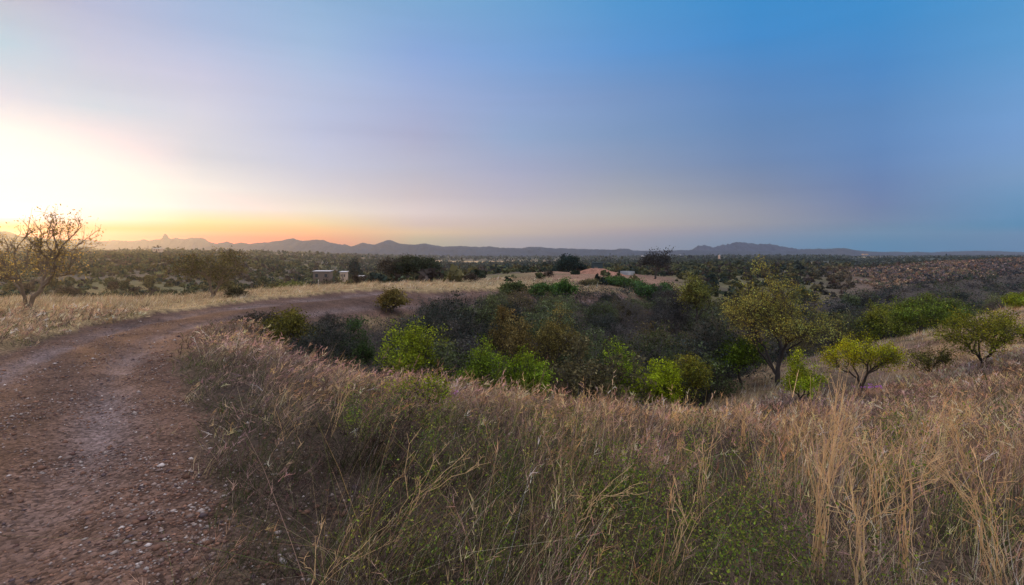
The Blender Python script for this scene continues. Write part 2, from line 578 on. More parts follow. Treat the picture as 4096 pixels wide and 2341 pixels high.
special(648, 17.5, 343, 58, LIME, 'brightest lime-green shrub on the near edge of the wash', 'shrub', 'shrub', seed=47,
        base=.12, ntips=170, leaves=10500, clumps=16, sig=.15, kcost=.3, leaf=.033, spread=.085)
special(624, 18.5, 340, 44, BRIGHT, 'green leafy shrub crowding the left of the brightest lime shrub', 'shrub', 'shrub', seed=48,
        base=.12, ntips=120, leaves=6500, clumps=12, sig=.16, kcost=.3, leaf=.034, spread=.085)
special(688, 18, 343, 48, (.085, .105, .022), 'olive-green shrub right of the brightest lime shrub, some tips bare', 'shrub', 'shrub', seed=53,
        base=.12, ntips=150, leaves=6800, clumps=16, sig=.15, kcost=.3, leaf=.033, spread=.08, yellow=.6)
special(413, 15.2, 318, 62, (.135, .185, .018), 'bright green shrub with one tall leafy spire at the wash rim', 'shrub', 'shrub', seed=59,
        base=.12, ntips=150, leaves=8500, clumps=16, sig=.13, kcost=.3, leaf=.031, spread=.08,
        extra=((.35, 0, 1.75), (.3, 0, 1.9), (.42, 0, 2.02), (.33, .0, 1.6)))
special(478, 15.8, 333, 52, (.095, .155, .018), 'green leafy shrub at the wash rim, left one of a touching pair', 'shrub', 'shrub', seed=61,
        base=.1, ntips=150, leaves=8500, clumps=16, sig=.15, kcost=.3, leaf=.031, spread=.08)
special(521, 16.2, 328, 62, (.115, .19, .018), 'bright green shrub at the wash rim, taller right one of a touching pair', 'shrub', 'shrub', seed=67,
        base=.1, ntips=170, leaves=10500, clumps=18, sig=.15, kcost=.3, leaf=.032, spread=.08)
special(288, 14.6, 311, 46, (.085, .088, .022), 'olive shrub at the left head of the wash beside the road', 'shrub', 'shrub', seed=71,
        base=.1, ntips=150, leaves=7500, clumps=16, sig=.16, kcost=.3, leaf=.03, spread=.08)
special(262, 15.2, 318, 30, (.035, .036, .034), 'dark low bush at the very tip of the wash', 'shrub', 'shrub', seed=72,
        base=.05, ntips=90, leaves=4200, clumps=12, sig=.18, kcost=.4, leaf=.03, spread=.08)
special(357, 15.6, 323, 36, (.04, .075, .03), 'small dark green shrub between the olive shrub and the spired one', 'shrub', 'shrub', seed=73,
        base=.1, ntips=110, leaves=5500, clumps=14, sig=.16, kcost=.3, leaf=.031, spread=.08)
special(392, 25.5, 287, 32, (.115, .105, .035), 'yellow-olive shrub on the inner edge of the road bend', 'shrub', 'shrub', seed=79,
        base=.08, ntips=110, leaves=4800, clumps=14, sig=.17, kcost=.3, leaf=.043, spread=.10)
special(512, 25, 308, 48, KHAKI, 'tall khaki-leaved shrub deep in the wash, left one of two', 'shrub', 'shrub', seed=83,
        base=.3, ntips=160, leaves=8000, clumps=18, sig=.14, kcost=.25, leaf=.043, spread=.11)
special(556, 25, 306, 52, (.125, .115, .04), 'tall khaki-leaved shrub deep in the wash, right one of two', 'shrub', 'shrub', seed=89,
        base=.3, ntips=160, leaves=8000, clumps=18, sig=.14, kcost=.25, leaf=.043, spread=.11)
special(912, 33, 297, 72, (.075, .12, .022), 'broad green thicket shrub behind the grassy spur, left half of the green mass', 'shrub', 'shrub', seed=97,
        base=.1, ntips=200, leaves=11000, clumps=24, sig=.16, kcost=.25, leaf=.055, spread=.15)
special(884, 32, 306, 52, (.095, .125, .022), 'lower yellowish bush at the left foot of the green thicket', 'shrub', 'shrub', seed=98,
        base=.1, ntips=140, leaves=6500, clumps=18, sig=.17, kcost=.25, leaf=.052, spread=.15)
special(940, 35, 300, 50, (.06, .10, .022), 'green shrub closing the right end of the green thicket', 'shrub', 'shrub', seed=101,
        base=.1, ntips=150, leaves=7500, clumps=18, sig=.16, kcost=.25, leaf=.056, spread=.15)
special(1018, 34, 294, 46, (.11, .16, .02), 'bright green bush cut by the right picture edge on the slope', 'shrub', 'shrub', seed=103,
        base=.1, ntips=120, leaves=6000, clumps=14, sig=.16, kcost=.3, leaf=.05, spread=.12)
special(932, 17, 343, 36, (.10, .105, .03), 'thin low olive bush between the yellow-green tree and right-edge tree', 'shrub', 'shrub', seed=107,
        base=.1, ntips=90, leaves=2600, clumps=12, sig=.18, kcost=.4, leaf=.026, spread=.07)
special(396, 55, 257, 40, (.045, .045, .038), 'nearly bare spreading mesquite beside the road bend, left of a pair', seed=109,
        base=.3, ntips=150, leaves=4200, clumps=18, sig=.14, kcost=.15, leaf=.085, spread=.2, bark=M_BARK)
special(422, 54, 254, 52, (.035, .05, .032), 'dark spreading mesquite with V-shaped trunk at road bend, right of a pair', seed=113,
        base=.32, ntips=190, leaves=8500, clumps=22, sig=.15, kcost=.12, leaf=.085, spread=.22)
special(696, 44, 294, 30, (.105, .125, .035), 'yellow-green topped tree left of the tallest mesquite, deep in the wash', seed=127,
        base=.5, ntips=120, leaves=6000, clumps=12, sig=.15, kcost=.12, leaf=.075, spread=.18, dz=-1.5)
special(655, 92, 252, 32, (.035, .04, .042), 'bare round-crowned tree with black trunk right of the round tank', seed=131,
        base=.4, ntips=140, leaves=3200, clumps=16, sig=.15, kcost=.1, leaf=.13, spread=.35, tip=.02)
special(568, 100, 256, 17, (.016, .034, .032), 'dark round dense tree left of the dirt mound', 'evergreen_tree', seed=137,
        base=.08, ntips=120, leaves=7000, clumps=22, sig=.2, kcost=.3, leaf=.16, spread=.35)
special(582, 102, 264, 10, (.018, .032, .03), 'small dark tree between the round dark tree and the dark shed', 'evergreen_tree', seed=138,
        base=.08, ntips=60, leaves=2600, clumps=12, sig=.2, kcost=.3, leaf=.16, spread=.3)
special(355, 175, 257, 11, (.016, .03, .03), 'dark narrow evergreen beside the small beige house', 'evergreen_tree', seed=139,
        base=.05, ntips=80, leaves=4000, clumps=16, sig=.18, kcost=.3, leaf=.22, spread=.5)
special(600 + 10, 60, 280, 40, (.05, .105, .035), 'green shrub row on the far bank below the dirt mound, left end', 'shrub', 'shrub', seed=149,
        base=.1, ntips=130, leaves=6500, clumps=16, sig=.17, kcost=.3, leaf=.1, spread=.22)
special(648, 57, 279, 38, (.045, .095, .035), 'green shrub below the round tank on the far bank', 'shrub', 'shrub', seed=151,
        base=.1, ntips=130, leaves=6500, clumps=16, sig=.17, kcost=.3, leaf=.1, spread=.22)
special(628, 60, 281, 34, (.06, .10, .035), 'yellowish green shrub on the far bank, middle of the row by the tank', 'shrub', 'shrub', seed=152,
        base=.1, ntips=110, leaves=5000, clumps=16, sig=.17, kcost=.3, leaf=.1, spread=.22)
special(562, 46, 281, 26, (.05, .115, .03), 'rounded green shrub on the far wash bank below the road end', 'shrub', 'shrub', seed=157,
        base=.1, ntips=110, leaves=5600, clumps=14, sig=.17, kcost=.3, leaf=.08, spread=.18)
special(540, 44, 284, 20, (.055, .11, .035), 'green shrub on the far bank, left of the rounded green one', 'shrub', 'shrub', seed=158,
        base=.1, ntips=90, leaves=4400, clumps=14, sig=.17, kcost=.3, leaf=.08, spread=.18)
special(513, 42, 284, 24, (.06, .085, .035), 'olive shrub at the left end of the green far-bank row', 'shrub', 'shrub', seed=159,
        base=.1, ntips=90, leaves=4400, clumps=14, sig=.17, kcost=.3, leaf=.075, spread=.18)
special(592, 55, 281, 22, (.095, .10, .055), 'thin grey-green sapling on the bare dirt below the mound', seed=160,
        base=.4, ntips=80, leaves=2000, clumps=12, sig=.17, kcost=.1, leaf=.07, spread=.15)
special(235, 25, 291, 16, (.05, .05, .03), 'low dark bush at the foot of the olive mesquite by the road', 'shrub', 'shrub', seed=163,
        base=.05, ntips=60, leaves=2200, clumps=10, sig=.2, kcost=.4, leaf=.035, spread=.08)
special(292, 46, 282, 30, (.085, .11, .035), 'yellow-green shrub just behind the grass strip left of the road', 'shrub', 'shrub', seed=167,
        base=.1, ntips=80, leaves=3600, clumps=14, sig=.18, kcost=.4, leaf=.07, spread=.16)
special(430, 6.6, 364, 62, (.14, .20, .015), 'low thorny shrublet with crooked dark twigs in the foreground grass', 'shrub', 'shrub', seed=173,
        base=.2, ntips=60, leaves=1500, clumps=9, sig=.17, kcost=.35, leaf=.014, spread=.045, tip=.003, seg=.07, up=0.0, twigs=2)

# ---- filler shrubs: prototypes copied as individual things
PROT = []
for i, (h, w, lv, br, lf) in enumerate([(2.2, 2.8, 5200, M_BARKG, .045), (2.6, 3.0, 5600, M_BARKG, .045), (1.7, 2.6, 4600, M_BARK, .042),
                                        (3.0, 3.2, 5200, M_BARK, .05), (2.0, 2.4, 1500, M_BARKG, .04), (2.5, 3.2, 900, M_BARKG, .04)]):
    PROT.append((h, w, plant(200 + i, h, w, base=.18 if i < 4 else .25, ntips=170, leaves=lv, leaf=lf, clumps=18, sig=.16, kcost=.25,
                             twigs=5 if i >= 4 else 3, spread=.11, seg=.2, tip=.008 if i >= 4 else .006, bark=br, name='shrub')))
PROTF = []
for i, (h, w) in enumerate([(2.2, 3.0), (1.8, 2.8), (2.6, 2.8)]):
    PROTF.append((h, w, plant(230 + i, h, w, base=.1, ntips=70, leaves=1500, leaf=.11, clumps=14, sig=.18, kcost=.3, twigs=1,
                              spread=.2, seg=.35, tip=.012, name='shrub')))

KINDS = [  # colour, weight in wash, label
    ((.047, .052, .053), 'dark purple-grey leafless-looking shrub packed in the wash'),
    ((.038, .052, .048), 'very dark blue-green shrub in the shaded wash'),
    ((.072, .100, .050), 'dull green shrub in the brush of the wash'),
    ((.095, .092, .050), 'brownish olive shrub in the brush of the wash'),
]
rs = np.random.default_rng(77)
cnt = 0
placed = list(named)
cand = []
for t in range(60000):
    px, Y = rs.uniform(-20, 1080), math.exp(rs.uniform(math.log(12), math.log(115)))
    cand.append((px, Y))
cand = np.array(cand)
cx, cy = (cand[:, 0] - 512) / F * cand[:, 1], cand[:, 1]
cw = wash(cx, cy)
prb, prl = to_pY(cx, cy)
keep = cw > .5
cx, cy = cx[keep], cy[keep]
order = np.arange(len(cx))
for i in order:
    if cnt >= 205:
        break
    x, y = cx[i], cy[i]
    sp = .62 if y < 60 else .85
    rmin = 1.15 * sp * (1 + max(0, y - 30) * .012)
    if any((x - a) ** 2 + (y - b) ** 2 < (rmin + min(c, 1.6) * .55) ** 2 for a, b, c in placed):
        continue
    p, _ = to_pY(x, y)
    if any(abs(p - a) < c + 8 and y < b for a, b, c in front):
        continue
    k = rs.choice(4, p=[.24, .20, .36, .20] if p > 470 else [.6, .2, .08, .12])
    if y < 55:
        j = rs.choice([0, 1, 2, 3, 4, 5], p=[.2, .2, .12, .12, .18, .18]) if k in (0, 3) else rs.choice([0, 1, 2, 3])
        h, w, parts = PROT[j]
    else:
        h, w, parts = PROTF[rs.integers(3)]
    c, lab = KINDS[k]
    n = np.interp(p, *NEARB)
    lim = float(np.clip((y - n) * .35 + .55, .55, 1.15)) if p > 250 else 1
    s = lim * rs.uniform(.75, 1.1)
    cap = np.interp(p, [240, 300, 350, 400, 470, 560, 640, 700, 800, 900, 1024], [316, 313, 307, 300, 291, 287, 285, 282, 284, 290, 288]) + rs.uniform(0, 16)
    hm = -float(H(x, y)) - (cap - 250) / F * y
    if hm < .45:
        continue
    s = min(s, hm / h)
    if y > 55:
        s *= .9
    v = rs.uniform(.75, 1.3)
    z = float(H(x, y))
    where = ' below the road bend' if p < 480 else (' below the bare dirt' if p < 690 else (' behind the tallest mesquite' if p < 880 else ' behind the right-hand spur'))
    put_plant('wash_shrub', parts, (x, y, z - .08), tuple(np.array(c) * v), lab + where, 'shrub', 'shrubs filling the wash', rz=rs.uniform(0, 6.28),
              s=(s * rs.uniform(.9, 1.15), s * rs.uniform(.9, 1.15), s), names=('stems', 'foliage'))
    placed.append((x, y, w * s / 2))
    cnt += 1
print('wash shrubs', cnt)

# shrubs on the left valley and the plain edge
cnt = 0
for t in range(20000):
    if cnt >= 90:
        break
    px = rs.uniform(-20, 660)
    Y = math.exp(rs.uniform(math.log(44), math.log(125)))
    x, y = (px - 512) / F * Y, Y
    rd = float(road_dist(np.array([x]), np.array([y]))[0][0])
    if rd < 1.5 or float(wash(np.array([x]), np.array([y]))[0]) > .2:
        continue
    if px > 480 and (Y < 88 and rs.random() < .97):
        continue
    if any((x - a) ** 2 + (y - b) ** 2 < (2.6 + c * .4) ** 2 for a, b, c in placed):
        continue
    h, w, parts = PROTF[rs.integers(3)]
    left = px < 330
    c, lab = [((.085, .088, .04), 'yellowish olive shrub'), ((.045, .06, .036), 'dull green shrub'), ((.05, .044, .04), 'grey-brown shrub')][rs.integers(3)]
    s = rs.uniform(.75, 1.25)
    hm = -float(H(x, y)) - ((274 if 305 < px < 368 else (266 if px > 300 else 262)) + rs.uniform(0, 7) - 250) / F * Y
    if hm < .6:
        continue
    s = min(s, hm / h / 1.05)
    put_plant('valley_shrub', parts, (x, y, float(H(x, y)) - .1), tuple(np.array(c) * rs.uniform(.8, 1.2)),
              lab + (' in the valley beyond the left grass strip' if left else ' on the flat beyond the road bend'), 'shrub',
              'shrubs beyond the road', rz=rs.uniform(0, 6.28), s=(s, s, s * rs.uniform(.85, 1.2)), names=('stems', 'foliage'))
    placed.append((x, y, w * s / 2))
    cnt += 1

# ------------------------------------------------------------------ ground sheet
az_f = np.arange(-60, 60.01, .22)
az_b = np.arange(63, 297.1, 3.0)
AZ = np.radians(np.concatenate([az_f, az_b]))
RR = np.concatenate([[0.0], np.exp(np.linspace(math.log(.35), math.log(2700), 470))])
nA, nR = len(AZ), len(RR)
gx = np.sin(AZ)[:, None] * RR[None, :]
gy = np.cos(AZ)[:, None] * RR[None, :]
gz = H(gx, gy)
rm = road_mask(gx, gy)
wm = wash(gx, gy)
pp, YY = to_pY(gx, gy)
r2 = np.hypot(gx, gy)
_, lat = road_dist(gx, gy)


def mixc(a, b, t):
    return a * (1 - t[..., None]) + np.asarray(b) * t[..., None]


n1 = fbm(gx * .7, gy * .7, 21)
n2 = fbm(gx * .05, gy * .05, 23)
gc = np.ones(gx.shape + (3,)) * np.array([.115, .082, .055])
gc = mixc(gc, (.24, .175, .095), sstep(.4, .65, n1) * .6 + 0 * n1)
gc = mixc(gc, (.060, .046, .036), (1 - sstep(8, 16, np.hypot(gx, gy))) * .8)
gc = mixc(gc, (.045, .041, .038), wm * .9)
# dry pale grass strip beyond the road on the left
gc = mixc(gc, (.33, .25, .13), (lat < -1.0) * sstep(9, 13, YY) * (1 - sstep(44, 60, r2)) * .8)
# bushland beyond
far = sstep(48, 75, r2)
scr = mixc(np.ones(gx.shape + (3,)) * np.array([.115, .108, .055]), (.085, .075, .060), sstep(.35, .6, n2))
right = sstep(800, 880, pp)
scr = mixc(scr, (.125, .088, .068), right * (1 - sstep(210, 300, r2)) * (.6 + .4 * sstep(.3, .55, fbm(gx * .03, gy * .03, 29))))
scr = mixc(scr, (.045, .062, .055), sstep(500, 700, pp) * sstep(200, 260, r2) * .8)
gc = mixc(gc, scr, far * (1 - wm))
# bare red dirt around the mound and tank
pad = sstep(500, 575, pp) * (1 - sstep(660, 690, pp)) * sstep(54, 64, YY) * (1 - sstep(95, 112, YY)) * sstep(.25, .5, fbm(gx * .15, gy * .15, 31) + .12)
gc = mixc(gc, (.23, .14, .10), pad * .85 * (1 - wm))
# pale fields on the plain
fld = sstep(425, 440, pp) * (1 - sstep(585, 600, pp)) * sstep(520, 560, YY) * (1 - sstep(640, 690, YY))
fld = np.maximum(fld, sstep(745, 760, pp) * (1 - sstep(835, 850, pp)) * sstep(240, 250, YY) * (1 - sstep(300, 330, YY)) * .6)
fld = np.maximum(fld, sstep(855, 870, pp) * (1 - sstep(880, 900, pp)) * sstep(900, 950, YY) * (1 - sstep(1100, 1200, YY)))
gc = mixc(gc, (.42, .31, .17), fld)
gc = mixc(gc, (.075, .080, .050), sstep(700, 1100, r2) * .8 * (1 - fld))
# road: reddish brown, paler packed wheel tracks
rc = np.ones(gx.shape + (3,)) * np.array([.190, .108, .075])
rc = mixc(rc, (.275, .195, .175), np.exp(-((np.abs(lat) - .48) / .17) ** 2) * .85 * sstep(.2, .6, fbm(gx * .7, gy * .7, 35)))
rc = mixc(rc, (.12, .072, .052), np.exp(-(lat / .2) ** 2) * .5)
rc = mixc(rc, (.11, .062, .045), sstep(.5, .72, fbm(gx * .9, gy * .9, 37)) * .6)
gc = mixc(gc, rc * np.array([.60, .66, .72]), rm)
V = np.stack([gx, gy, gz], -1).reshape(-1, 3)
ai = np.arange(nA)
i0, i1 = ai[:, None] * nR, ((ai + 1) % nA)[:, None] * nR
jj = np.arange(nR - 1)[None, :]
Qg = np.stack([i0 + jj, i0 + jj + 1, i1 + jj + 1, i1 + jj], -1)
fm = (rm > .5)
isroad = (fm[:, :-1] & fm[:, 1:] & np.roll(fm, -1, 0)[:, :-1])
isroad[:, 0] = False
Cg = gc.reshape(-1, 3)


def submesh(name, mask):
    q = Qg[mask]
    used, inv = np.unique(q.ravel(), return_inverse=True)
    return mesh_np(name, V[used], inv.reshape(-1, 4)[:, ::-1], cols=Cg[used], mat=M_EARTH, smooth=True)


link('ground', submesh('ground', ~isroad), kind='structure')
link('dirt_road', submesh('dirt_road', isroad), kind='structure')


# ------------------------------------------------------------------ hills
def interp_prof(prof, step):
    prof = np.array(prof, float)
    xs = np.arange(prof[0, 0], prof[-1, 0] + step, step)
    return xs, np.interp(xs, prof[:, 0], prof[:, 1])


def ridge(name, prof, D, W, col, seed, step=1.0, gul=.28, rough=.5):
    xs, ys = interp_prof(prof, step)
    ys = ys + (fbm(xs * .5, xs * 0, seed) - .5) * rough
    X = (xs - 512) / F * D
    top = -(ys - HY) / F * D
    base = -26.0
    vs = np.concatenate([np.linspace(-1, 0, 26), np.linspace(0, 1, 9)[1:]])
    Xg = X[:, None] * np.ones(len(vs))[None]
    Yg = D + vs[None, :] * W + 0 * Xg
    Xg = Xg * (1 + (Yg / D - 1) * .5)
    g = 1 - np.abs(vs)[None, :] ** 1.15
    n = fbm(Xg * .012, Yg * .004, seed + 3, 5)
    n2 = np.abs(fbm(Xg * .03, Yg * .012, seed + 9, 4) - .5) * 2
    ed = sstep(0, .3, np.abs(vs))[None, :]
    edge = sstep(0, 12, np.arange(len(xs)))[:, None] * sstep(0, 12, np.arange(len(xs))[::-1])[:, None]
    Z = base + (top[:, None] - base) * np.clip(g * (1 + (n - .5) * .8 * ed) - n2 * gul * ed, -.2, 1) * (edge * .35 + .65)
    c = np.ones(Xg.shape + (3,)) * np.array(col)
    c = c * (0.75 + .5 * fbm(Xg * .02, Yg * .02, seed + 5))[..., None]
    nx, nv = Xg.shape
    I = (np.arange(nx - 1)[:, None] * nv + np.arange(nv - 1)[None, :])
    Q = np.stack([I, I + nv, I + nv + 1, I + 1], -1).reshape(-1, 4)
    link(name, mesh_np(name, np.stack([Xg, Yg, Z], -1), Q, cols=c.reshape(-1, 3), mat=M_EARTH, smooth=True), kind='structure')


R1 = [(-120, 240), (-60, 229), (-25, 233), (0, 231.4), (6, 231.2), (12, 232.8), (20.6, 236.4), (30, 236.6), (41, 238), (48, 239), (57, 238.4), (66, 240.5), (76, 244), (89, 246.7), (103, 249), (125, 252), (150, 257)]
R2 = [(20, 243), (45, 240), (66, 240.5), (76, 239.5), (85.5, 239.5), (91, 239.7), (99, 241.5), (109, 241), (113, 240.3), (121.5, 240.7), (134, 241.3), (144, 239.5), (149, 240.5), (156.6, 239.5), (160, 239.2), (163, 236.9), (164, 234.3), (165.3, 233.6), (167, 234.5), (169, 237.9), (171.5, 239.4), (175.6, 237.6), (181, 239), (185.4, 239.2), (190.6, 237.6), (204, 238.2), (207, 241), (212, 242.5), (226, 246), (260, 251)]
R3 = [(190, 252), (208, 246.5), (220, 243), (227, 241.5), (234, 244), (241.6, 242.4), (249, 243.9), (261, 242.5), (268, 242.4), (277, 240.6), (280, 241), (286, 239.3), (293.6, 238.2), (297, 239.8), (303.4, 241), (315, 239.6), (323, 240), (330, 242.7), (342.6, 244.7), (344.6, 244.2), (351.3, 246.4), (362.6, 242.7), (374.5, 244.7), (381.7, 241.8), (387, 240), (391, 240), (399, 243.2), (406.4, 244.2), (414.7, 244.7), (424, 243.3), (429, 244.2), (443.5, 246.6), (459, 246), (479.5, 247), (489, 246.3), (501.5, 247.8), (522.7, 248), (529, 246.9), (542, 247), (554.5, 248.4), (563, 248.1), (581, 249), (614.5, 249.7), (620, 248.7), (628.6, 248.8), (633, 250.3), (651.6, 250.9), (669, 251), (680.7, 249.9), (693, 250.2), (730, 250.8), (790, 251.3), (850, 252.5), (900, 254)]
R4 = [(670, 254), (685, 251), (693, 249.4), (697.7, 245.4), (702, 245.6), (704.7, 244.5), (711.3, 247), (712.4, 247.7), (719, 245.6), (723.7, 244.5), (726, 245.2), (727.7, 243.7), (729, 244.4), (734, 242.6), (739.6, 242), (746.4, 242.9), (758.8, 244), (769, 243.6), (774.7, 244.5), (780.4, 246), (787, 247), (797.4, 248.8), (811, 249.1), (840, 251), (880, 255)]
R5 = [(780, 253), (805, 250), (819, 248.5), (824.6, 249), (838, 248), (846, 248.2), (853, 249.7), (867.6, 251.3), (885, 252), (894, 251.6), (909, 252.2), (917, 251.6), (931.6, 252.4), (943, 251.6), (977, 250.8), (996, 251), (1024, 252.2), (1080, 251), (1150, 249), (1300, 251)]
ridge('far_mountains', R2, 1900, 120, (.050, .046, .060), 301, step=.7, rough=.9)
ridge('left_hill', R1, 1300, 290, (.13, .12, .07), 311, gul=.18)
ridge('hills', R3, 1550, 250, (.040, .052, .072), 321, gul=.3, rough=.8)  # blue of distance haze put into the colour, right ridges too
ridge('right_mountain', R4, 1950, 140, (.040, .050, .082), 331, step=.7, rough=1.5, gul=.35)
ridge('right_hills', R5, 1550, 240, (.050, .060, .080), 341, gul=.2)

# ------------------------------------------------------------------ distant scrub (uncountable)


def scrub(name, n, Y0, Y1, nq, rmin, rmax, seed, lo=-60, hi=1090, dens=None):
    rng = np.random.default_rng(seed)
    px = rng.uniform(lo, hi, n)
    Y = np.sqrt(rng.uniform(Y0 ** 2, Y1 ** 2, n))
    x, y = (px - 512) / F * Y, Y
    keep = wash(x, y) < .95 if dens is None else dens(px, Y, x, y, rng)
    isf = (px > 425) & (px < 598) & (Y > 525) & (Y < 675) & (rng.random(n) < .93)
    isf |= (px > 740) & (px < 850) & (Y > 240) & (Y < 325) & (rng.random(n) < .5)
    isp = (px > 455) & (px < 690) & (Y > 44) & (Y < 100) & (rng.random(n) < .96)
    keep &= ~isf & ~isp
    keep &= ~((px > 850) & (Y < 172) & (rng.random(n) < .93))
    rd, _ = road_dist(x, y)
    keep &= rd > 1.4
    keep &= fbm(x * .035, y * .035, seed + 2) + rng.normal(size=n) * .1 > np.where((px > 600) & (Y < 280), .22, .38)
    px, Y, x, y = px[keep], Y[keep], x[keep], y[keep]
    n = len(x)
    R = rng.uniform(rmin, rmax, n)
    z = H(x, y)
    q = rng.normal(size=(n, nq, 3))
    thk = fbm(x * .012, y * .012, seed + 1)
    R = R * np.where(px > 850, .6, 1) * (.55 + .9 * thk)
    q = unit(q) * rng.uniform(.45, 1, (n, nq, 1))
    q[..., 2] = np.abs(q[..., 2]) * rng.uniform(.9, 1.5, (n, 1))
    P = np.stack([x, y, z], -1)[:, None] + q * R[:, None, None]
    pal = np.array([(.080, .092, .045), (.040, .055, .036), (.055, .046, .042), (.10, .095, .045), (.025, .04, .034)])
    w = np.array([.3, .25, .2, .15, .1])
    c = pal[rng.choice(5, n, p=w)]
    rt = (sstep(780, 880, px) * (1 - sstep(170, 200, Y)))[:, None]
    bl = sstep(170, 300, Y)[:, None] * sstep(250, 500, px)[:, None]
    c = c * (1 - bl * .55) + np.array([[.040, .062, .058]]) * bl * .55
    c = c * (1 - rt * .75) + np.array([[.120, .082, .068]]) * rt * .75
    c = c * np.exp(rng.normal(size=(n, 1)) * .2)
    cc = c[:, None] * np.exp(rng.normal(size=(n, nq, 1)) * .25)
    sz = (R[:, None] * rng.uniform(.22, .5, (n, nq))).ravel()
    LV, LQ = quads_leaves(P.reshape(-1, 3), sz, rng, .7)
    return mesh_np(name, LV, LQ, cols=np.repeat(cc.reshape(-1, 3), 4, 0), mat=M_FAR)


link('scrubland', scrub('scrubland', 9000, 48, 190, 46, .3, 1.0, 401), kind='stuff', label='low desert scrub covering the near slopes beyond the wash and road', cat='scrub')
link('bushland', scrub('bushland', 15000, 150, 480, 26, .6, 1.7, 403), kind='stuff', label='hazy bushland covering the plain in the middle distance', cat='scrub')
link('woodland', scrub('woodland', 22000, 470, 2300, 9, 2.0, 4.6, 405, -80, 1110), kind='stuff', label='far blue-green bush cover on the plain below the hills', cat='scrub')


def hill_tufts():
    rng = np.random.default_rng(451)
    n = 26000
    px = rng.uniform(800, 1100, n)
    Y = np.sqrt(rng.uniform(74 ** 2, 172 ** 2, n))
    x, y = (px - 512) / F * Y, Y
    k = (wash(x, y) < .7) & (px + (fbm(x * .08, y * .08, 457) - .5) * 60 > np.interp(Y, [74, 130, 172], [880, 835, 850]))
    x, y, Y, px = x[k], y[k], Y[k], px[k]
    n, nq = len(x), 12
    lo = fbm(x * .06, y * .06, 453)
    R = rng.uniform(.2, .62, n) * (.6 + .8 * lo)
    q = unit(rng.normal(size=(n, nq, 3))) * rng.uniform(.4, 1, (n, nq, 1))
    q[..., 2] = np.abs(q[..., 2]) * rng.uniform(.7, 1.5, (n, 1))
    P = np.stack([x, y, H(x, y)], -1)[:, None] + q * R[:, None, None]
    pal = np.array([(.32, .235, .15), (.24, .15, .11), (.13, .15, .09), (.065, .072, .076), (.165, .135, .135), (.21, .155, .115)])
    dk = sstep(.42, .6, lo) * .5 + sstep(930, 1020, px) * .25
    a = rng.random(n)
    ty = np.where(a < dk, 3 + (rng.random(n) < .4), rng.choice(6, n, p=[.2, .16, .15, .1, .19, .2]))
    c = pal[ty] * np.exp(rng.normal(size=(n, 1)) * .2)
    cc = c[:, None] * np.exp(rng.normal(size=(n, nq, 1)) * .22)
    sz = (R[:, None] * rng.uniform(.25, .55, (n, nq))).ravel()
    LV, LQ = quads_leaves(P.reshape(-1, 3), sz, rng, .7)
    return mesh_np('hillside_scrub', LV, LQ, cols=np.repeat(cc.reshape(-1, 3), 4, 0), mat=M_FAR)


link('hillside_scrub', hill_tufts(), kind='stuff', label='mottled brown scrub and tufts covering the low hillside at far right', cat='scrub')


# wash undergrowth
def under(px, Y, x, y, rng):
    return wash(x, y) > .15


def wash_under():
    rng = np.random.default_rng(409)
    n = 6500
    px = rng.uniform(225, 1100, n)
    Y = np.exp(rng.uniform(math.log(11.5), math.log(110), n))
    x, y = (px - 512) / F * Y, Y
    k = wash(x, y) > .25
    x, y, Y = x[k], y[k], Y[k]
    n = len(x)
    nq = 60
    R = rng.uniform(.25, .7, n) * (1 + Y / 80)
    q = rng.normal(size=(n, nq, 3)) * .55
    q[..., 2] = np.abs(q[..., 2]) * .9
    P = np.stack([x, y, H(x, y)], -1)[:, None] + q * R[:, None, None]
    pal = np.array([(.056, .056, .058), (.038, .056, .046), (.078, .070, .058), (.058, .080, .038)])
    c = pal[rng.choice(4, n, p=[.4, .25, .2, .15])]
    cc = c[:, None] * np.exp(rng.normal(size=(n, nq, 1)) * .3)
    sz = (np.maximum(.02, Y * .0016)[:, None] * rng.uniform(.7, 1.8, (n, nq))).ravel()
    LV, LQ = quads_leaves(P.reshape(-1, 3), sz, rng, .3)
    return mesh_np('undergrowth', LV, LQ, cols=np.repeat(cc.reshape(-1, 3), 4, 0), mat=M_FAR)


link('undergrowth', wash_under(), kind='stuff', label='dark tangled undergrowth between the shrubs of the wash', cat='undergrowth')


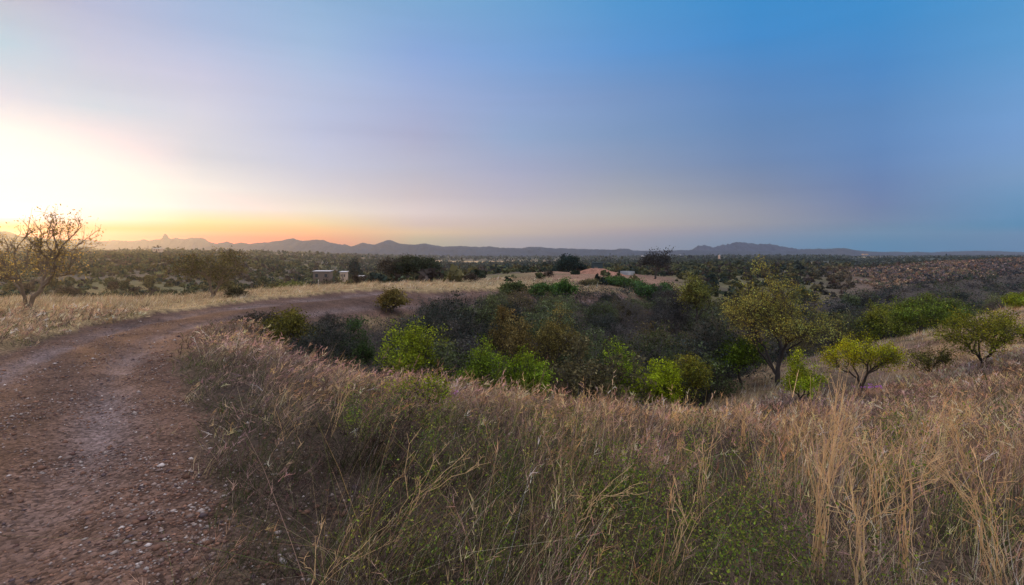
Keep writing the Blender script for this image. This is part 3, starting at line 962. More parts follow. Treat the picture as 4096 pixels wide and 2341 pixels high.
# ------------------------------------------------------------------ grass
def blades(x, y, L, lean, ldir, width, col, rng, curl=.5, tipw=.25, z0=None, seg=4):
    """curved ribbons. lean: tangent of tilt, ldir: azimuth of tilt"""
    n = len(x)
    z = H(x, y) - .01 if z0 is None else z0
    t = np.linspace(0, 1, seg)[None, :, None]
    dirh = np.stack([np.cos(ldir), np.sin(ldir), np.zeros(n)], -1)[:, None]
    ln = lean[:, None, None]
    horiz = ln * (t * (1 - curl) + curl * t * t)
    up = t * (1 - .18 * ln * t)
    k = 1 / np.sqrt(1 + (ln * .8) ** 2)
    base = np.stack([x, y, z], -1)[:, None]
    P = base + (dirh * horiz + np.array([0, 0, 1.]) * up) * (L[:, None, None] * k)
    bend = rng.normal(size=(n, 1, 3)) * .05 * L[:, None, None]
    P = P + bend * (np.sin(t * 5) * t)
    tocam = unit(np.stack([-x, -y, np.zeros(n)], -1))
    sidev = np.stack([-tocam[:, 1], tocam[:, 0], np.zeros(n)], -1)
    rot = rng.uniform(-1.2, 1.2, n)[:, None]
    side = (sidev * np.cos(rot) + tocam * np.sin(rot))[:, None]
    tw = (1 - (1 - tipw) * t) * width[:, None, None] * .5
    V = np.stack([P - side * tw, P + side * tw], 2)  # n,seg,2,3
    V = V.reshape(-1, 3)
    i = np.arange(n)[:, None] * seg * 2
    j = np.arange(seg - 1)[None, :] * 2
    Q = np.stack([i + j, i + j + 1, i + j + 3, i + j + 2], -1).reshape(-1, 4)
    c = np.repeat(col, seg * 2, 0)
    return V, Q, c, P


DRY = np.array([(.38, .285, .195), (.31, .225, .185), (.225, .165, .150), (.44, .31, .15), (.29, .235, .155), (.080, .110, .034), (.120, .092, .084)])


def grass_field():
    rng = np.random.default_rng(501)
    VS, QS, CS, off = [], [], [], 0

    def add(V, Q, c):
        nonlocal off
        VS.append(V)
        QS.append(Q + off)
        CS.append(c)
        off += len(V)

    zones = [  # Y0,Y1,tufts per m2,blades per tuft,width,len lo,hi
        (1.25, 4.5, 50, 17, .0034, .24, .74),
        (4.5, 9, 30, 14, .0056, .22, .52),
        (9, 17, 15, 12, .0095, .18, .38),
        (17, 34, 6.5, 12, .018, .18, .36),
        (34, 62, 2.0, 12, .040, .22, .40),
    ]
    for (Y0, Y1, dn, nb, wd, l0, l1) in zones:
        u0, u1 = -1.12, 1.12
        area = (u1 - u0) * (Y1 ** 2 - Y0 ** 2) / 2
        n = int(area * dn)
        u = rng.uniform(u0, u1, n)
        Y = np.sqrt(rng.uniform(Y0 ** 2, Y1 ** 2, n))
        x, y = u * Y, Y
        rd, lt = road_dist(x, y)
        px = 512 + F * u
        ok = (road_mask(x, y) < rng.uniform(.0, .35, n)) | ((rng.random(n) < .035) & (rd > .62))
        ok &= wash(x, y) < rng.uniform(.05, .9, n)
        patch = fbm(x * .55, y * .55, 55)
        verge = (rd < 1.2) & (Y < 60)
        ok &= ~(verge & (rng.random(n) < .2))
        ok &= ~((px > 470) & (px < 690) & (Y > 46) & (rng.random(n) < .55))
        # bare gaps
        ok &= patch + rng.normal(size=n) * .06 > .27
        ok &= (fbm(x * 2.3 + 7, y * 2.3, 97) + rng.normal(size=n) * .05 > .42) | (Y > 14)
        x, y, Y, px, patch, lt, rd = [a[ok] for a in (x, y, Y, px, patch, lt, rd)]
        n = len(x)
        leftstrip = (lt < -1) & (Y > 8)
        # tuft type
        p2 = fbm(x * .35 + 9, y * .35, 57)
        pal = np.empty((n, 3))
        r = rng.random(n) + (p2 - .5) * 1.2
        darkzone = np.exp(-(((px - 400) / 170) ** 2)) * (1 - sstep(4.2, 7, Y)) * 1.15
        greenz = np.exp(-(((px - 640) / 150) ** 2)) * (1 - sstep(3.8, 6.5, Y)) * .75 * sstep(.35, .6, fbm(x * 1.6, y * 1.6, 95)) + .22 * sstep(.5, .65, fbm(x * 1.1, y * 1.1, 96))
        goldz = sstep(700, 850, px) * (1 - sstep(5, 8, Y)) * .32 + .45 * sstep(860, 1000, px)
        typ = np.where(r < .30, 2, np.where(r < .52, 1, np.where(r < .70, 0, np.where(r < .85, 4, 3))))
        q = rng.random(n)
        typ = np.where(q < darkzone * .45, 5, typ)
        typ = np.where((q > .45) & (q < .45 + darkzone * .35), 6, typ)
        typ = np.where((q < greenz), 5, typ)
        typ = np.where(q > 1 - goldz, np.where(rng.random(n) < .5, 3, 0), typ)
        typ = np.where(leftstrip, np.where(rng.random(n) < .6, 0, 4), typ)
        typ = np.where((rd < 1.25) & (rng.random(n) < .4), 5, typ)
        pal = DRY[typ] * np.exp(rng.normal(size=(n, 1)) * .22)
        pal[leftstrip] *= np.array([1.0, 1.05, 1.0])
        dk = sstep(.42, .66, fbm(x * .9 + 31, y * .9, 91)) * (~leftstrip)
        pal *= (1 - .55 * dk)[:, None]
        hsc = .45 + 1.05 * sstep(.25, .75, fbm(x * .8 + 3, y * .8, 59))
        hsc *= 1 + .2 * darkzone
        hsc *= 1 - .3 * dk
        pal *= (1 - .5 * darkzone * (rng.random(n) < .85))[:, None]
        pal *= (1 + .28 * sstep(560, 800, px) + .15 * sstep(6, 10, Y))[:, None]
        bright = rng.random(n) < .10
        pal[bright] = np.array([.46, .36, .22])
        hsc *= np.where(rd < 1.25, .5, 1) * np.where(rd < .95, .45, 1)
        hsc *= 1 - .3 * sstep(600, 760, px) * (1 - .5 * sstep(860, 1000, px) * (Y < 3.2)) * (Y < 14)
        # lean field
        lnb = .95 * np.exp(-(((px - 360) / 260) ** 2)) + .18 + .25 * sstep(820, 1000, px) + .35 * sstep(4, 8, Y) + .30 * sstep(640, 800, px)
        # expand to blades
        k = rng.poisson(nb, n) + 3
        idx = np.repeat(np.arange(n), k)
        m = len(idx)
        sr = .055 + .012 * Y[idx] ** .5
        bx = x[idx] + rng.normal(size=m) * sr
        by = y[idx] + rng.normal(size=m) * sr
        L = rng.uniform(l0, l1, m) * hsc[idx] * rng.uniform(.5, 1.1, m)
        lean = np.abs(lnb[idx] * rng.uniform(.5, 1.3, m) + rng.normal(size=m) * .38)
        ld = np.where(rng.random(m) < .36, rng.uniform(-math.pi, math.pi, m), rng.normal(size=m) * .55 + .25)
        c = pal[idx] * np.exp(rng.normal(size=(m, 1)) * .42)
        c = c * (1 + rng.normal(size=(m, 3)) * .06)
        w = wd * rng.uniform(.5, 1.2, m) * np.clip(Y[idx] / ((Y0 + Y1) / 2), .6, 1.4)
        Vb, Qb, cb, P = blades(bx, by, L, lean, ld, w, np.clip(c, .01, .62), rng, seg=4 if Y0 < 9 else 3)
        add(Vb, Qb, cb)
        # seed-head fuzz at tips
        if Y0 < 17:
            tip, pre = P[:, -1], P[:, -2]
            sel = rng.random(m) < (.30 if Y0 < 9 else .35)
            sel &= ~(typ[idx] == 5)
            kk = 5
            ti, pi_ = np.repeat(tip[sel], kk, 0), np.repeat(pre[sel], kk, 0)
            cc = np.repeat(c[sel], kk, 0) * np.array([1.25, 1.15, 1.2])
            mm = len(ti)
            tt = rng.uniform(.3, 1.05, (mm, 1))
            Pm = pi_ * (1 - tt) + ti * tt
            Yv = Pm[:, 1:2]
            d = unit(unit(ti - pi_) + rng.normal(size=(mm, 3)) * .55)
            ln = rng.uniform(.02, .06, (mm, 1)) * (1 + .05 * Yv)
            side = unit(np.cross(d, np.array([0, 1., 0.1]))) * (.00055 * Yv)
            Vf = np.stack([Pm - side, Pm + side, Pm + d * ln + side * .3, Pm + d * ln - side * .3], 1).reshape(-1, 3)
            Qf = np.arange(mm * 4).reshape(-1, 4)
            add(Vf, Qf, np.repeat(np.clip(cc, .01, .75), 4, 0))
    # matted, broken litter lying under the standing stems
    for (Y0, Y1, dn, wd) in [(1.4, 4.5, 700, .0035), (4.5, 9, 260, .007), (9, 17, 70, .014)]:
        n = int(1.1 * (Y1 ** 2 - Y0 ** 2) * dn)
        u = rng.uniform(-1.1, 1.1, n)
        Y = np.sqrt(rng.uniform(Y0 ** 2, Y1 ** 2, n))
        x, y = u * Y, Y
        ok = (road_mask(x, y) < rng.uniform(0, .5, n)) & (wash(x, y) < .5)
        x, y, Y = x[ok], y[ok], Y[ok]
        n = len(x)
        pt = fbm(x * 1.4, y * 1.4, 93)
        ty = np.where(pt < .42, 6, np.where(pt < .52, 2, np.where(rng.random(n) < .5, 1, 5)))
        c = DRY[ty] * np.exp(rng.normal(size=(n, 1)) * .45) * .62
        dz_ = np.exp(-(((512 + F * x / y - 400) / 190) ** 2)) * (1 - sstep(4.0, 6.5, y))
        c = c * (1 - .62 * dz_[:, None])
        Vb, Qb, cb, P = blades(x, y, rng.uniform(.10, .30, n), rng.uniform(.5, 2.4, n), rng.uniform(-3.1, 3.1, n), wd * rng.uniform(.6, 1.3, n), np.clip(c, .01, .6), rng, seg=3,
                               z0=H(x, y) + rng.uniform(0, .12, n))
        add(Vb, Qb, cb)
    V = np.concatenate(VS)
    Q = np.concatenate(QS)
    print('grass quads', len(Q))
    return mesh_np('dry_grass', V, Q, cols=np.concatenate(CS), mat=M_GRASS)


link('dry_grass', grass_field(), kind='stuff', label='tangled dry tan and brown grass covering the knoll and road verges', cat='grass')


def forbs():
    rng = np.random.default_rng(521)
    C = [(600, 3.6, .9), (660, 3.2, .8), (560, 3.1, .7), (620, 2.7, .7), (710, 3.4, .6), (440, 4.3, .5), (500, 3.6, .5), (690, 2.6, .5),
         (380, 3.0, .25), (480, 2.6, .6), (770, 2.7, .5), (900, 3.9, .5), (960, 5.2, .6), (820, 2.6, .5), (545, 5.0, .5), (425, 6.2, .5),
         (1000, 3.2, .5), (730, 4.6, .5), (385, 5, .4)]
    Ps, Cs, Ss = [], [], []
    for (px, Y, R) in C:
        k = int(120 * R)
        sub = rng.normal(size=(max(3, int(9 * R)), 2)) * R * .5
        cx_, cy_ = (px - 512) / F * Y, Y
        for i in range(k):
            sb = sub[rng.integers(len(sub))]
            x, y = cx_ + sb[0] + rng.normal() * .09, cy_ + sb[1] + rng.normal() * .09
            if y < 1.4 or float(road_dist(np.array([x]), np.array([y]))[0][0]) < .9:
                continue
            h = rng.uniform(.15, .6)
            z = float(H(x, y))
            m = rng.integers(14, 34)
            t = rng.random(m)
            q = np.stack([x + rng.normal(size=m) * .035 + .1 * t * h, y + rng.normal(size=m) * .035, z + t * h], -1)
            Ps.append(q)
            base = np.array([(.15, .23, .03), (.08, .14, .04), (.22, .24, .05)][rng.integers(3)]) * math.exp(rng.normal() * .2)
            Cs.append(base * np.exp(rng.normal(size=(m, 1)) * .25))
            Ss.append(rng.uniform(.004, .011, m) * (.75 + Y * .1))
    P, c, s = np.concatenate(Ps), np.concatenate(Cs), np.concatenate(Ss)
    LV, LQ = quads_leaves(P, s, rng, .5)
    return mesh_np('green_weeds', LV, LQ, cols=np.repeat(c, 4, 0), mat=M_GRASS)


link('green_weeds', forbs(), kind='stuff', label='small leafy green weeds growing up through the dry grass', cat='weeds')


# ------------------------------------------------------------------ gravel
def gravel():
    rng = np.random.default_rng(541)
    n = 62000
    Y = np.exp(rng.uniform(math.log(1.2), math.log(16), n))
    u = rng.uniform(-1.15, .0, n)
    x, y = u * Y, Y
    m = road_mask(x, y)
    _, lt = road_dist(x, y)
    cl = fbm(x * 1.1, y * 1.1, 61)
    keepp = m * (.25 + 1.4 * sstep(.42, .66, cl)) * (1 - .55 * np.exp(-((np.abs(lt) - .45) / .15) ** 2))
    keepp = np.maximum(keepp, (m < .5) * (np.abs(lt) < 1.4) * .3)
    k = rng.random(n) < keepp
    x, y = x[k], y[k]
    n = len(x)
    s = np.exp(rng.normal(size=n) * .5) * .0075
    s = np.clip(s, .004, .035) * (1 + y * .05)
    B = np.array([(1, 0, 0), (.3, .9, 0), (-.8, .6, 0), (-.8, -.6, 0), (.3, -.9, 0), (.15, .1, .75), (0, 0, -.5)], float)
    T = np.array([(0, 1, 5), (1, 2, 5), (2, 3, 5), (3, 4, 5), (4, 0, 5), (1, 0, 6), (2, 1, 6), (3, 2, 6), (4, 3, 6), (0, 4, 6)])
    a = rng.uniform(0, 6.28, n)
    R = np.zeros((n, 3, 3))
    R[:, 0, 0], R[:, 0, 1], R[:, 1, 0], R[:, 1, 1], R[:, 2, 2] = np.cos(a), -np.sin(a), np.sin(a), np.cos(a), 1
    Bv = B[None] * rng.uniform(.6, 1.3, (n, 7, 3)) * np.stack([np.ones(n), rng.uniform(.6, 1, n), rng.uniform(.5, .9, n)], -1)[:, None]
    Vv = np.einsum('nij,nkj->nki', R, Bv) * s[:, None, None] + np.stack([x, y, H(x, y) + s * .12], -1)[:, None]
    pal = np.array([(.16, .095, .07), (.22, .17, .15), (.30, .26, .24), (.13, .08, .07), (.24, .14, .10), (.46, .42, .40), (.09, .07, .075)])
    c = pal[rng.choice(7, n, p=[.27, .2, .15, .14, .12, .03, .09])] * np.exp(rng.normal(size=(n, 1)) * .15)
    Tt = (T[None] + (np.arange(n) * 7)[:, None, None]).reshape(-1, 3)
    return mesh_np('gravel', Vv.reshape(-1, 3), T=Tt, cols=np.repeat(c, 7, 0), mat=M_STONE)


link('gravel', gravel(), kind='stuff', label='loose brown and grey stones scattered over the dirt road', cat='gravel')


# ------------------------------------------------------------------ tall dry weed stalks
def stalk(px, Y, h, spread, n, label, seed, split=.45, lean=0.0, col=(1, 1, 1), mat=None, th=.0035):
    rng = np.random.default_rng(seed)
    S = []
    for i in range(n):
        a = rng.uniform(-1, 1)
        off = np.array([rng.normal() * .03, rng.normal() * .03, 0])
        top = np.array([a * spread + lean, rng.normal() * spread * .5, h * rng.uniform(.75, 1)])
        sp = np.array([a * spread * .2 + lean * split, 0, h * split]) + rng.normal(size=3) * .015
        pts = [off]
        for k in range(1, 11):
            t = k / 10
            if t < split:
                q = off + (sp - off) * (t / split)
            else:
                tt = (t - split) / (1 - split)
                q = sp + (top - sp) * tt + np.array([0, 0, .0])
            q = q + rng.normal(size=3) * .007
            pts.append(q)
        r = th * rng.uniform(.7, 1.1)
        for k in range(10):
            S.append(np.concatenate([pts[k], pts[k + 1], [r * (1 - k * .075), r * (1 - (k + 1) * .075)]]))
        for b in range(rng.integers(2, 5)):
            k = rng.integers(5, 10)
            d = unit(unit(pts[k] - pts[k - 1]) + rng.normal(size=3) * .35)
            ln = rng.uniform(.06, .2) * h
            S.append(np.concatenate([pts[k], pts[k] + d * ln, [r * .55, r * .25]]))
            for e in range(3):
                tt = rng.uniform(.4, 1)
                d2 = unit(d + rng.normal(size=3) * .6)
                p = pts[k] + d * ln * tt
                S.append(np.concatenate([p, p + d2 * rng.uniform(.01, .03), [r * .4, r * .2]]))
    V, Q = tubes(S, 4)
    return link('dry_stalks', mesh_np('dry_stalks', V, Q, mat=mat or M_STRAW), label=label, cat='dry plant', group='tall dry weed stalks', loc=at(px, Y))


stalk(820, 2.9, 1.16, .21, 15, 'tallest straw-coloured stalk clump with candelabra top, right foreground', 601, .38, th=.0036)
stalk(878, 3.3, .72, .22, 9, 'loose golden stalks just right of the candelabra clump', 602, .6)
stalk(905, 2.8, .80, .2, 9, 'upright golden stalks in the lower right foreground', 603, .6)
stalk(858, 2.6, .66, .16, 9, 'short golden stalks at the bottom edge beneath the candelabra clump', 604, .6)
stalk(745, 5.6, .62, .14, 10, 'forked pale stalks below the round green tree', 605, .5)
stalk(716, 6.2, .45, .2, 6, 'thin pale stalks left of the forked ones on the knoll crest', 606, .5)
stalk(557, 7.4, .45, .08, 6, 'single upright reddish straw tuft on the crest left of centre', 607, .6)
stalk(330, 5.2, .75, .25, 5, 'long pale leaning stalks in dark grass near the road', 608, .5, lean=.25)
stalk(390, 3.1, .62, .35, 6, 'thick pale leaning stem in the dark grass, bottom left of centre', 609, .5, lean=.3)
stalk(1000, 2.6, .85, .25, 10, 'bent golden stalks in the bottom right corner', 610, .6, lean=-.2)
stalk(975, 4.0, .8, .3, 9, 'arching golden stalks near the right edge', 611, .6, lean=-.3)
stalk(300, 2.55, .4, .3, 5, 'twisted pale dead stems at the bottom beside the road', 612, .4, lean=.25)
stalk(560, 3.0, .55, .3, 6, 'slanting reddish straw stems at bottom centre', 613, .6, lean=.25)
stalk(668, 2.8, .55, .2, 6, 'thin yellow stems among green weeds at bottom centre right', 614, .6, lean=.15)
stalk(610, 6.2, .5, .25, 5, 'thin pale twig rising from grass below the lime-green shrub', 615, .5)
stalk(700, 3.6, .6, .15, 6, 'pale thin stalk group standing left of the candelabra clump', 616, .6)

M_PURPLE = simple('purple_petals', (.42, .16, .55), .7)
for i, (px, Y, hh, lb) in enumerate([(455, 7.2, .2, 'single purple wildflower right of the thorny shrublet'),
                                     (871, 15.0, .3, 'pale purple flowering weed at the foot of the yellow-green tree')]):
    rng = np.random.default_rng(650 + i)
    o = link('wildflower', None, label=lb, cat='flower', loc=at(px, Y))
    n = 5 if i == 0 else 14
    hd = np.stack([rng.normal(size=n) * (.02 if i == 0 else .2), rng.normal(size=n) * .02, hh + rng.uniform(.0, .12, n) * (1 if i else .4)], -1)
    V, Q = tubes([np.concatenate([[hd[k, 0] * .3, 0, 0], hd[k], [.003, .002]]) for k in range(n)], 4)
    link('stem', mesh_np('stem', V, Q, mat=M_STRAW), parent=o)
    for k in range(n):
        P = hd[k] + rng.normal(size=(9, 3)) * .012
        V, Q = quads_leaves(P, .016 if i == 0 else .02, rng, .5)
        link('flower_head', mesh_np('petals', V, Q, mat=M_PURPLE), parent=o)

# ------------------------------------------------------------------ built things
M_METAL = simple('galvanised_metal', (.48, .52, .54), .38, .7, .25, 3, .1)
M_WHITE = simple('white_roof_sheet', (.50, .51, .52), .5, .1, .1, 2, .05)
M_BEIGE = simple('beige_stucco', (.50, .38, .28), .9, 0, .12, 3)
M_DARK = simple('dark_green_paint', (.018, .040, .045), .7, 0, .3, 2)
M_GLASS = simple('dark_glass', (.03, .04, .05), .1, 0, .1, 2, 0)
M_POST = simple('pale_post', (.38, .34, .28), .7, 0, .2, 8)
M_WOOD = simple('weathered_pole', (.14, .11, .09), .9, 0, .3, 8)
M_TYRE = simple('rubber', (.02, .02, .02), .8, 0, .2, 8)
M_BLUE = simple('dark_blue_paint', (.03, .032, .055), .35, .2, .2, 3, .05)
M_SIL = simple('pale_tower_wall', (.62, .45, .34), .85, 0, .12, 2)
import bmesh


def bm_obj(name, bm, mat, parent=None, bev=0.0, **kw):
    if bev:
        bmesh.ops.bevel(bm, geom=list(bm.edges), offset=bev, segments=2, affect='EDGES', profile=.6)
    bmesh.ops.recalc_face_normals(bm, faces=bm.faces)
    me = bpy.data.meshes.new(name)
    bm.to_mesh(me)
    bm.free()
    me.materials.append(mat)
    return link(name, me, parent=parent, **kw)


def box(bm, c, s):
    r = bmesh.ops.create_cube(bm, size=1)
    bmesh.ops.scale(bm, vec=s, verts=r['verts'])
    bmesh.ops.translate(bm, vec=c, verts=r['verts'])
    return r['verts']


def lathe(bm, prof, n=32):
    rings = []
    for (r, z) in prof:
        rings.append([bm.verts.new((r * math.cos(2 * math.pi * i / n), r * math.sin(2 * math.pi * i / n), z)) for i in range(n)])
    for a, b in zip(rings, rings[1:]):
        for i in range(n):
            bm.faces.new((a[i], a[(i + 1) % n], b[(i + 1) % n], b[i]))


# stock tank with corrugated wall
p = at(627.5, 92)
t = link('stock_tank', None, label='round corrugated metal stock tank on bare dirt', cat='tank', loc=p)
bm = bmesh.new()
R_, hh = 1.18, .62
prof = [(R_ - .02, .0)]
for k in range(4):
    z = .04 + k * .14
    prof += [(R_, z), (R_ + .05, z + .035), (R_ + .05, z + .07), (R_, z + .105)]
prof += [(R_, hh), (R_ + .03, hh + .01), (R_ + .03, hh + .04), (R_ - .03, hh + .04), (R_ - .04, .02)]
lathe(bm, prof, 40)
bm_obj('tank_wall', bm, M_METAL, t)
bm = bmesh.new()
bmesh.ops.create_circle(bm, cap_ends=True, radius=R_ - .05, segments=40)
bmesh.ops.translate(bm, vec=(0, 0, hh - .1), verts=bm.verts)
bm_obj('water_surface', bm, M_GLASS, t)

# dirt mound
nx, ny = 60, 40
gxx, gyy = np.meshgrid(np.linspace(-4.2, 5.8, nx), np.linspace(-3.0, 3.0, ny), indexing='ij')
prof = np.interp(gxx, [-3.2, -1.7, -.6, 1.3, 2.6, 5.2], [0, .5, .82, .80, .42, 0])
zz = prof * (1 - sstep(.8, 2.7, np.abs(gyy))) + (fbm(gxx * 1.5, gyy * 1.5, 71) - .5) * .18 * (prof > .02)
pm = at(595, 84)
gw = H(gxx + pm.x, gyy + pm.y) - pm.z
rim = np.minimum(sstep(0, .12, zz), 1)
Vm = np.stack([gxx, gyy, gw - .12 + .12 * rim + zz], -1)
I = (np.arange(nx - 1)[:, None] * ny + np.arange(ny - 1)[None, :])
Qm = np.stack([I, I + ny, I + ny + 1, I + 1], -1).reshape(-1, 4)
cm = np.ones((nx * ny, 3)) * np.array([.25, .135, .095]) * (.85 + .3 * fbm(gxx * 3, gyy * 3, 73).reshape(-1, 1))
link('dirt_mound', mesh_np('dirt_mound', Vm, Qm, cols=cm, mat=M_EARTH, smooth=True), label='heap of red-brown dirt with a flat top on the bare pad', cat='dirt mound', loc=pm)

# dark shed behind the mound
p = at(597, 96)
t = link('dark_shed', None, label='small dark flat-roofed shed right behind the dirt mound', cat='shed', loc=(p.x, p.y, p.z))
bm = bmesh.new()
box(bm, (0, 0, .95), (1.8, 1.6, 1.9))
bm_obj('wall', bm, M_DARK, t, .02)
bm = bmesh.new()
box(bm, (0, 0, 1.94), (1.95, 1.8, .07))
bm_obj('roof', bm, M_DARK, t, .01)
bm = bmesh.new()
box(bm, (-.3, -.815, .6), (.62, .04, 1.15))
bm_obj('door', bm, M_WOOD, t, .01)


def house(px, Y, w, d, h, wall, roof, label, pitched=0.0, dz=0.0, name='house'):
    p = at(px, Y)
    t = link(name, None, label=label, cat='house' if name == 'house' else name.split('_')[-1], loc=(p.x, p.y, p.z + dz))
    bm = bmesh.new()
    box(bm, (0, 0, h / 2 - .3), (w, d, h + .6))
    bm_obj('wall', bm, wall, t, .02)
    bm = bmesh.new()
    vs = box(bm, (0, 0, h + .05), (w + .5, d + .6, .09))
    if pitched:
        for v in bm.verts:
            if v.co.y > 0:
                v.co.z += pitched
    bm_obj('roof', bm, roof, t, .01)
    for sx in (-.28, .28):
        bm = bmesh.new()
        box(bm, (sx * w, -d / 2 - .02, h * .58), (min(.9, w * .16), .05, h * .3))
        bm_obj('window', bm, M_GLASS, t)
    bm = bmesh.new()
    box(bm, (0, -d / 2 - .02, h * .38), (min(.9, w * .18), .05, h * .76))
    bm_obj('door', bm, M_WOOD, t)


house(323, 165, 5.0, 3, 3.0, M_WOOD, M_WHITE, 'long low shed with bright white roof in the left valley', .12, .5, 'long_shed')
house(344, 162, 1.8, 2.2, 2.5, M_BEIGE, M_WHITE, 'small beige house with white flat roof beside the narrow evergreen', .15, 1.0)
house(361, 160, 1.2, 1.6, 1.8, M_WOOD, M_WHITE, 'tiny white-roofed hut right of the narrow evergreen', .1, .8, 'small_hut')
house(158, 425, 6.0, 4, 2.4, M_BEIGE, M_WHITE, 'low pale house on the left skyline below the tower-shaped peak', .3, 1.0)
house(667, 1080, 5.6, 4, 2.6, M_WHITE, M_WHITE, 'distant white house, brightest dot on the far plain', .3, 3)
house(642.5, 1060, 3.2, 3, 2.0, M_WHITE, M_WHITE, 'tiny distant white house left of the brightest dot on the plain', .3, 3)
house(680, 1080, 4.2, 3, 1.8, M_WHITE, M_WHITE, 'faint distant white house right of the brightest dot on the plain', .3, 3)
house(865, 1000, 9, 5, 1.6, M_BEIGE, M_WOOD, 'long pale distant building on the right plain', .3, 3, 'distant_building')

# silo tower
p = at(719.3, 430)
t = link('silo_tower', None, label='pale tan cylindrical tower standing alone on the plain', cat='tower', loc=p)
bm = bmesh.new()
lathe(bm, [(.78, -.6), (.78, .3), (.72, .32), (.70, 3.4), (.78, 3.5), (.78, 3.7)], 24)
bm_obj('tower_wall', bm, M_SIL, t)
bm = bmesh.new()
lathe(bm, [(.84, 3.7), (.84, 3.78), (.45, 4.0), (.02, 4.12)], 24)
bm_obj('cap', bm, M_WHITE, t)

# marker post
p = at(318.5, 31)
t = link('marker_post', None, label='thin pale marker post in the dry grass strip', cat='post', loc=p)
bm = bmesh.new()
box(bm, (0, 0, .24), (.032, .03, .64))
bm_obj('post_shaft', bm, M_POST, t, .004)
bm = bmesh.new()
box(bm, (0, -.018, .50), (.034, .008, .06))
bm_obj('reflector', bm, M_WHITE, t)

# utility poles on the left skyline
for i, (px, Y, h, lb) in enumerate([(132, 430, 5.2, 'thin utility pole on the left skyline, further from the peak'),
                                    (148, 430, 5.6, 'thin utility pole on the left skyline, nearest the tower-shaped peak')]):
    t = link('utility_pole', None, label=lb, cat='pole', group='utility poles', loc=at(px, Y))
    bm = bmesh.new()
    lathe(bm, [(.16, -.5), (.13, h * .5), (.10, h)], 8)
    bm_obj('pole_shaft', bm, M_WOOD, t)
    bm = bmesh.new()
    box(bm, (0, 0, h * .93), (1.5, .1, .12))
    bm_obj('crossarm', bm, M_WOOD, t, .01)

# small dark utility vehicle half hidden by shrubs
p = at(677.5, 62)
t = link('parked_vehicle', None, label='small dark vehicle with a glint of windscreen parked among shrubs', cat='vehicle', loc=(p.x, p.y, p.z + .0))
bm = bmesh.new()
vs = box(bm, (0, 0, .38), (.78, 1.5, .34))
vs = box(bm, (0, .15, .66), (.66, .8, .26))
for v in vs:
    if v.co.z > .7:
        v.co.x *= .82
        v.co.y = .15 + (v.co.y - .15) * .75
bm_obj('body', bm, M_BLUE, t, .02)
bm = bmesh.new()
box(bm, (0, -.27, .67), (.5, .03, .16))
o = bm_obj('windscreen', bm, M_METAL, t)
for sx in (-.36, .36):
    for sy in (-.5, .5):
        bm = bmesh.new()
        r = bmesh.ops.create_cone(bm, cap_ends=True, radius1=.19, radius2=.19, depth=.14, segments=18)
        bmesh.ops.rotate(bm, verts=bm.verts, cent=(0, 0, 0), matrix=__import__('mathutils').Matrix.Rotation(math.pi / 2, 3, 'Y'))
        bmesh.ops.translate(bm, vec=(sx, sy, .17), verts=bm.verts)
        bm_obj('wheel', bm, M_TYRE, t, .01)

# ------------------------------------------------------------------ haze
bm = bmesh.new()
box(bm, (0, 0, 0), (5800, 5800, 190))
for v in bm.verts:
    v.co.z = -46 if v.co.z < 0 else 92
hm, nt, ns, L = new_mat('haze_air')
out = N(ns, 'ShaderNodeOutputMaterial')
pv = N(ns, 'ShaderNodeVolumePrincipled')
HAZE_D = .0002
pv.inputs['Color'].default_value = (.70, .84, 1.0, 1)
pv.inputs['Density'].default_value = HAZE_D
pv.inputs['Anisotropy'].default_value = .69
L.new(pv.outputs[0], out.inputs['Volume'])
ho = bm_obj('haze', bm, hm, kind='stuff')
ho['label'] = 'thin evening haze filling the valley air'

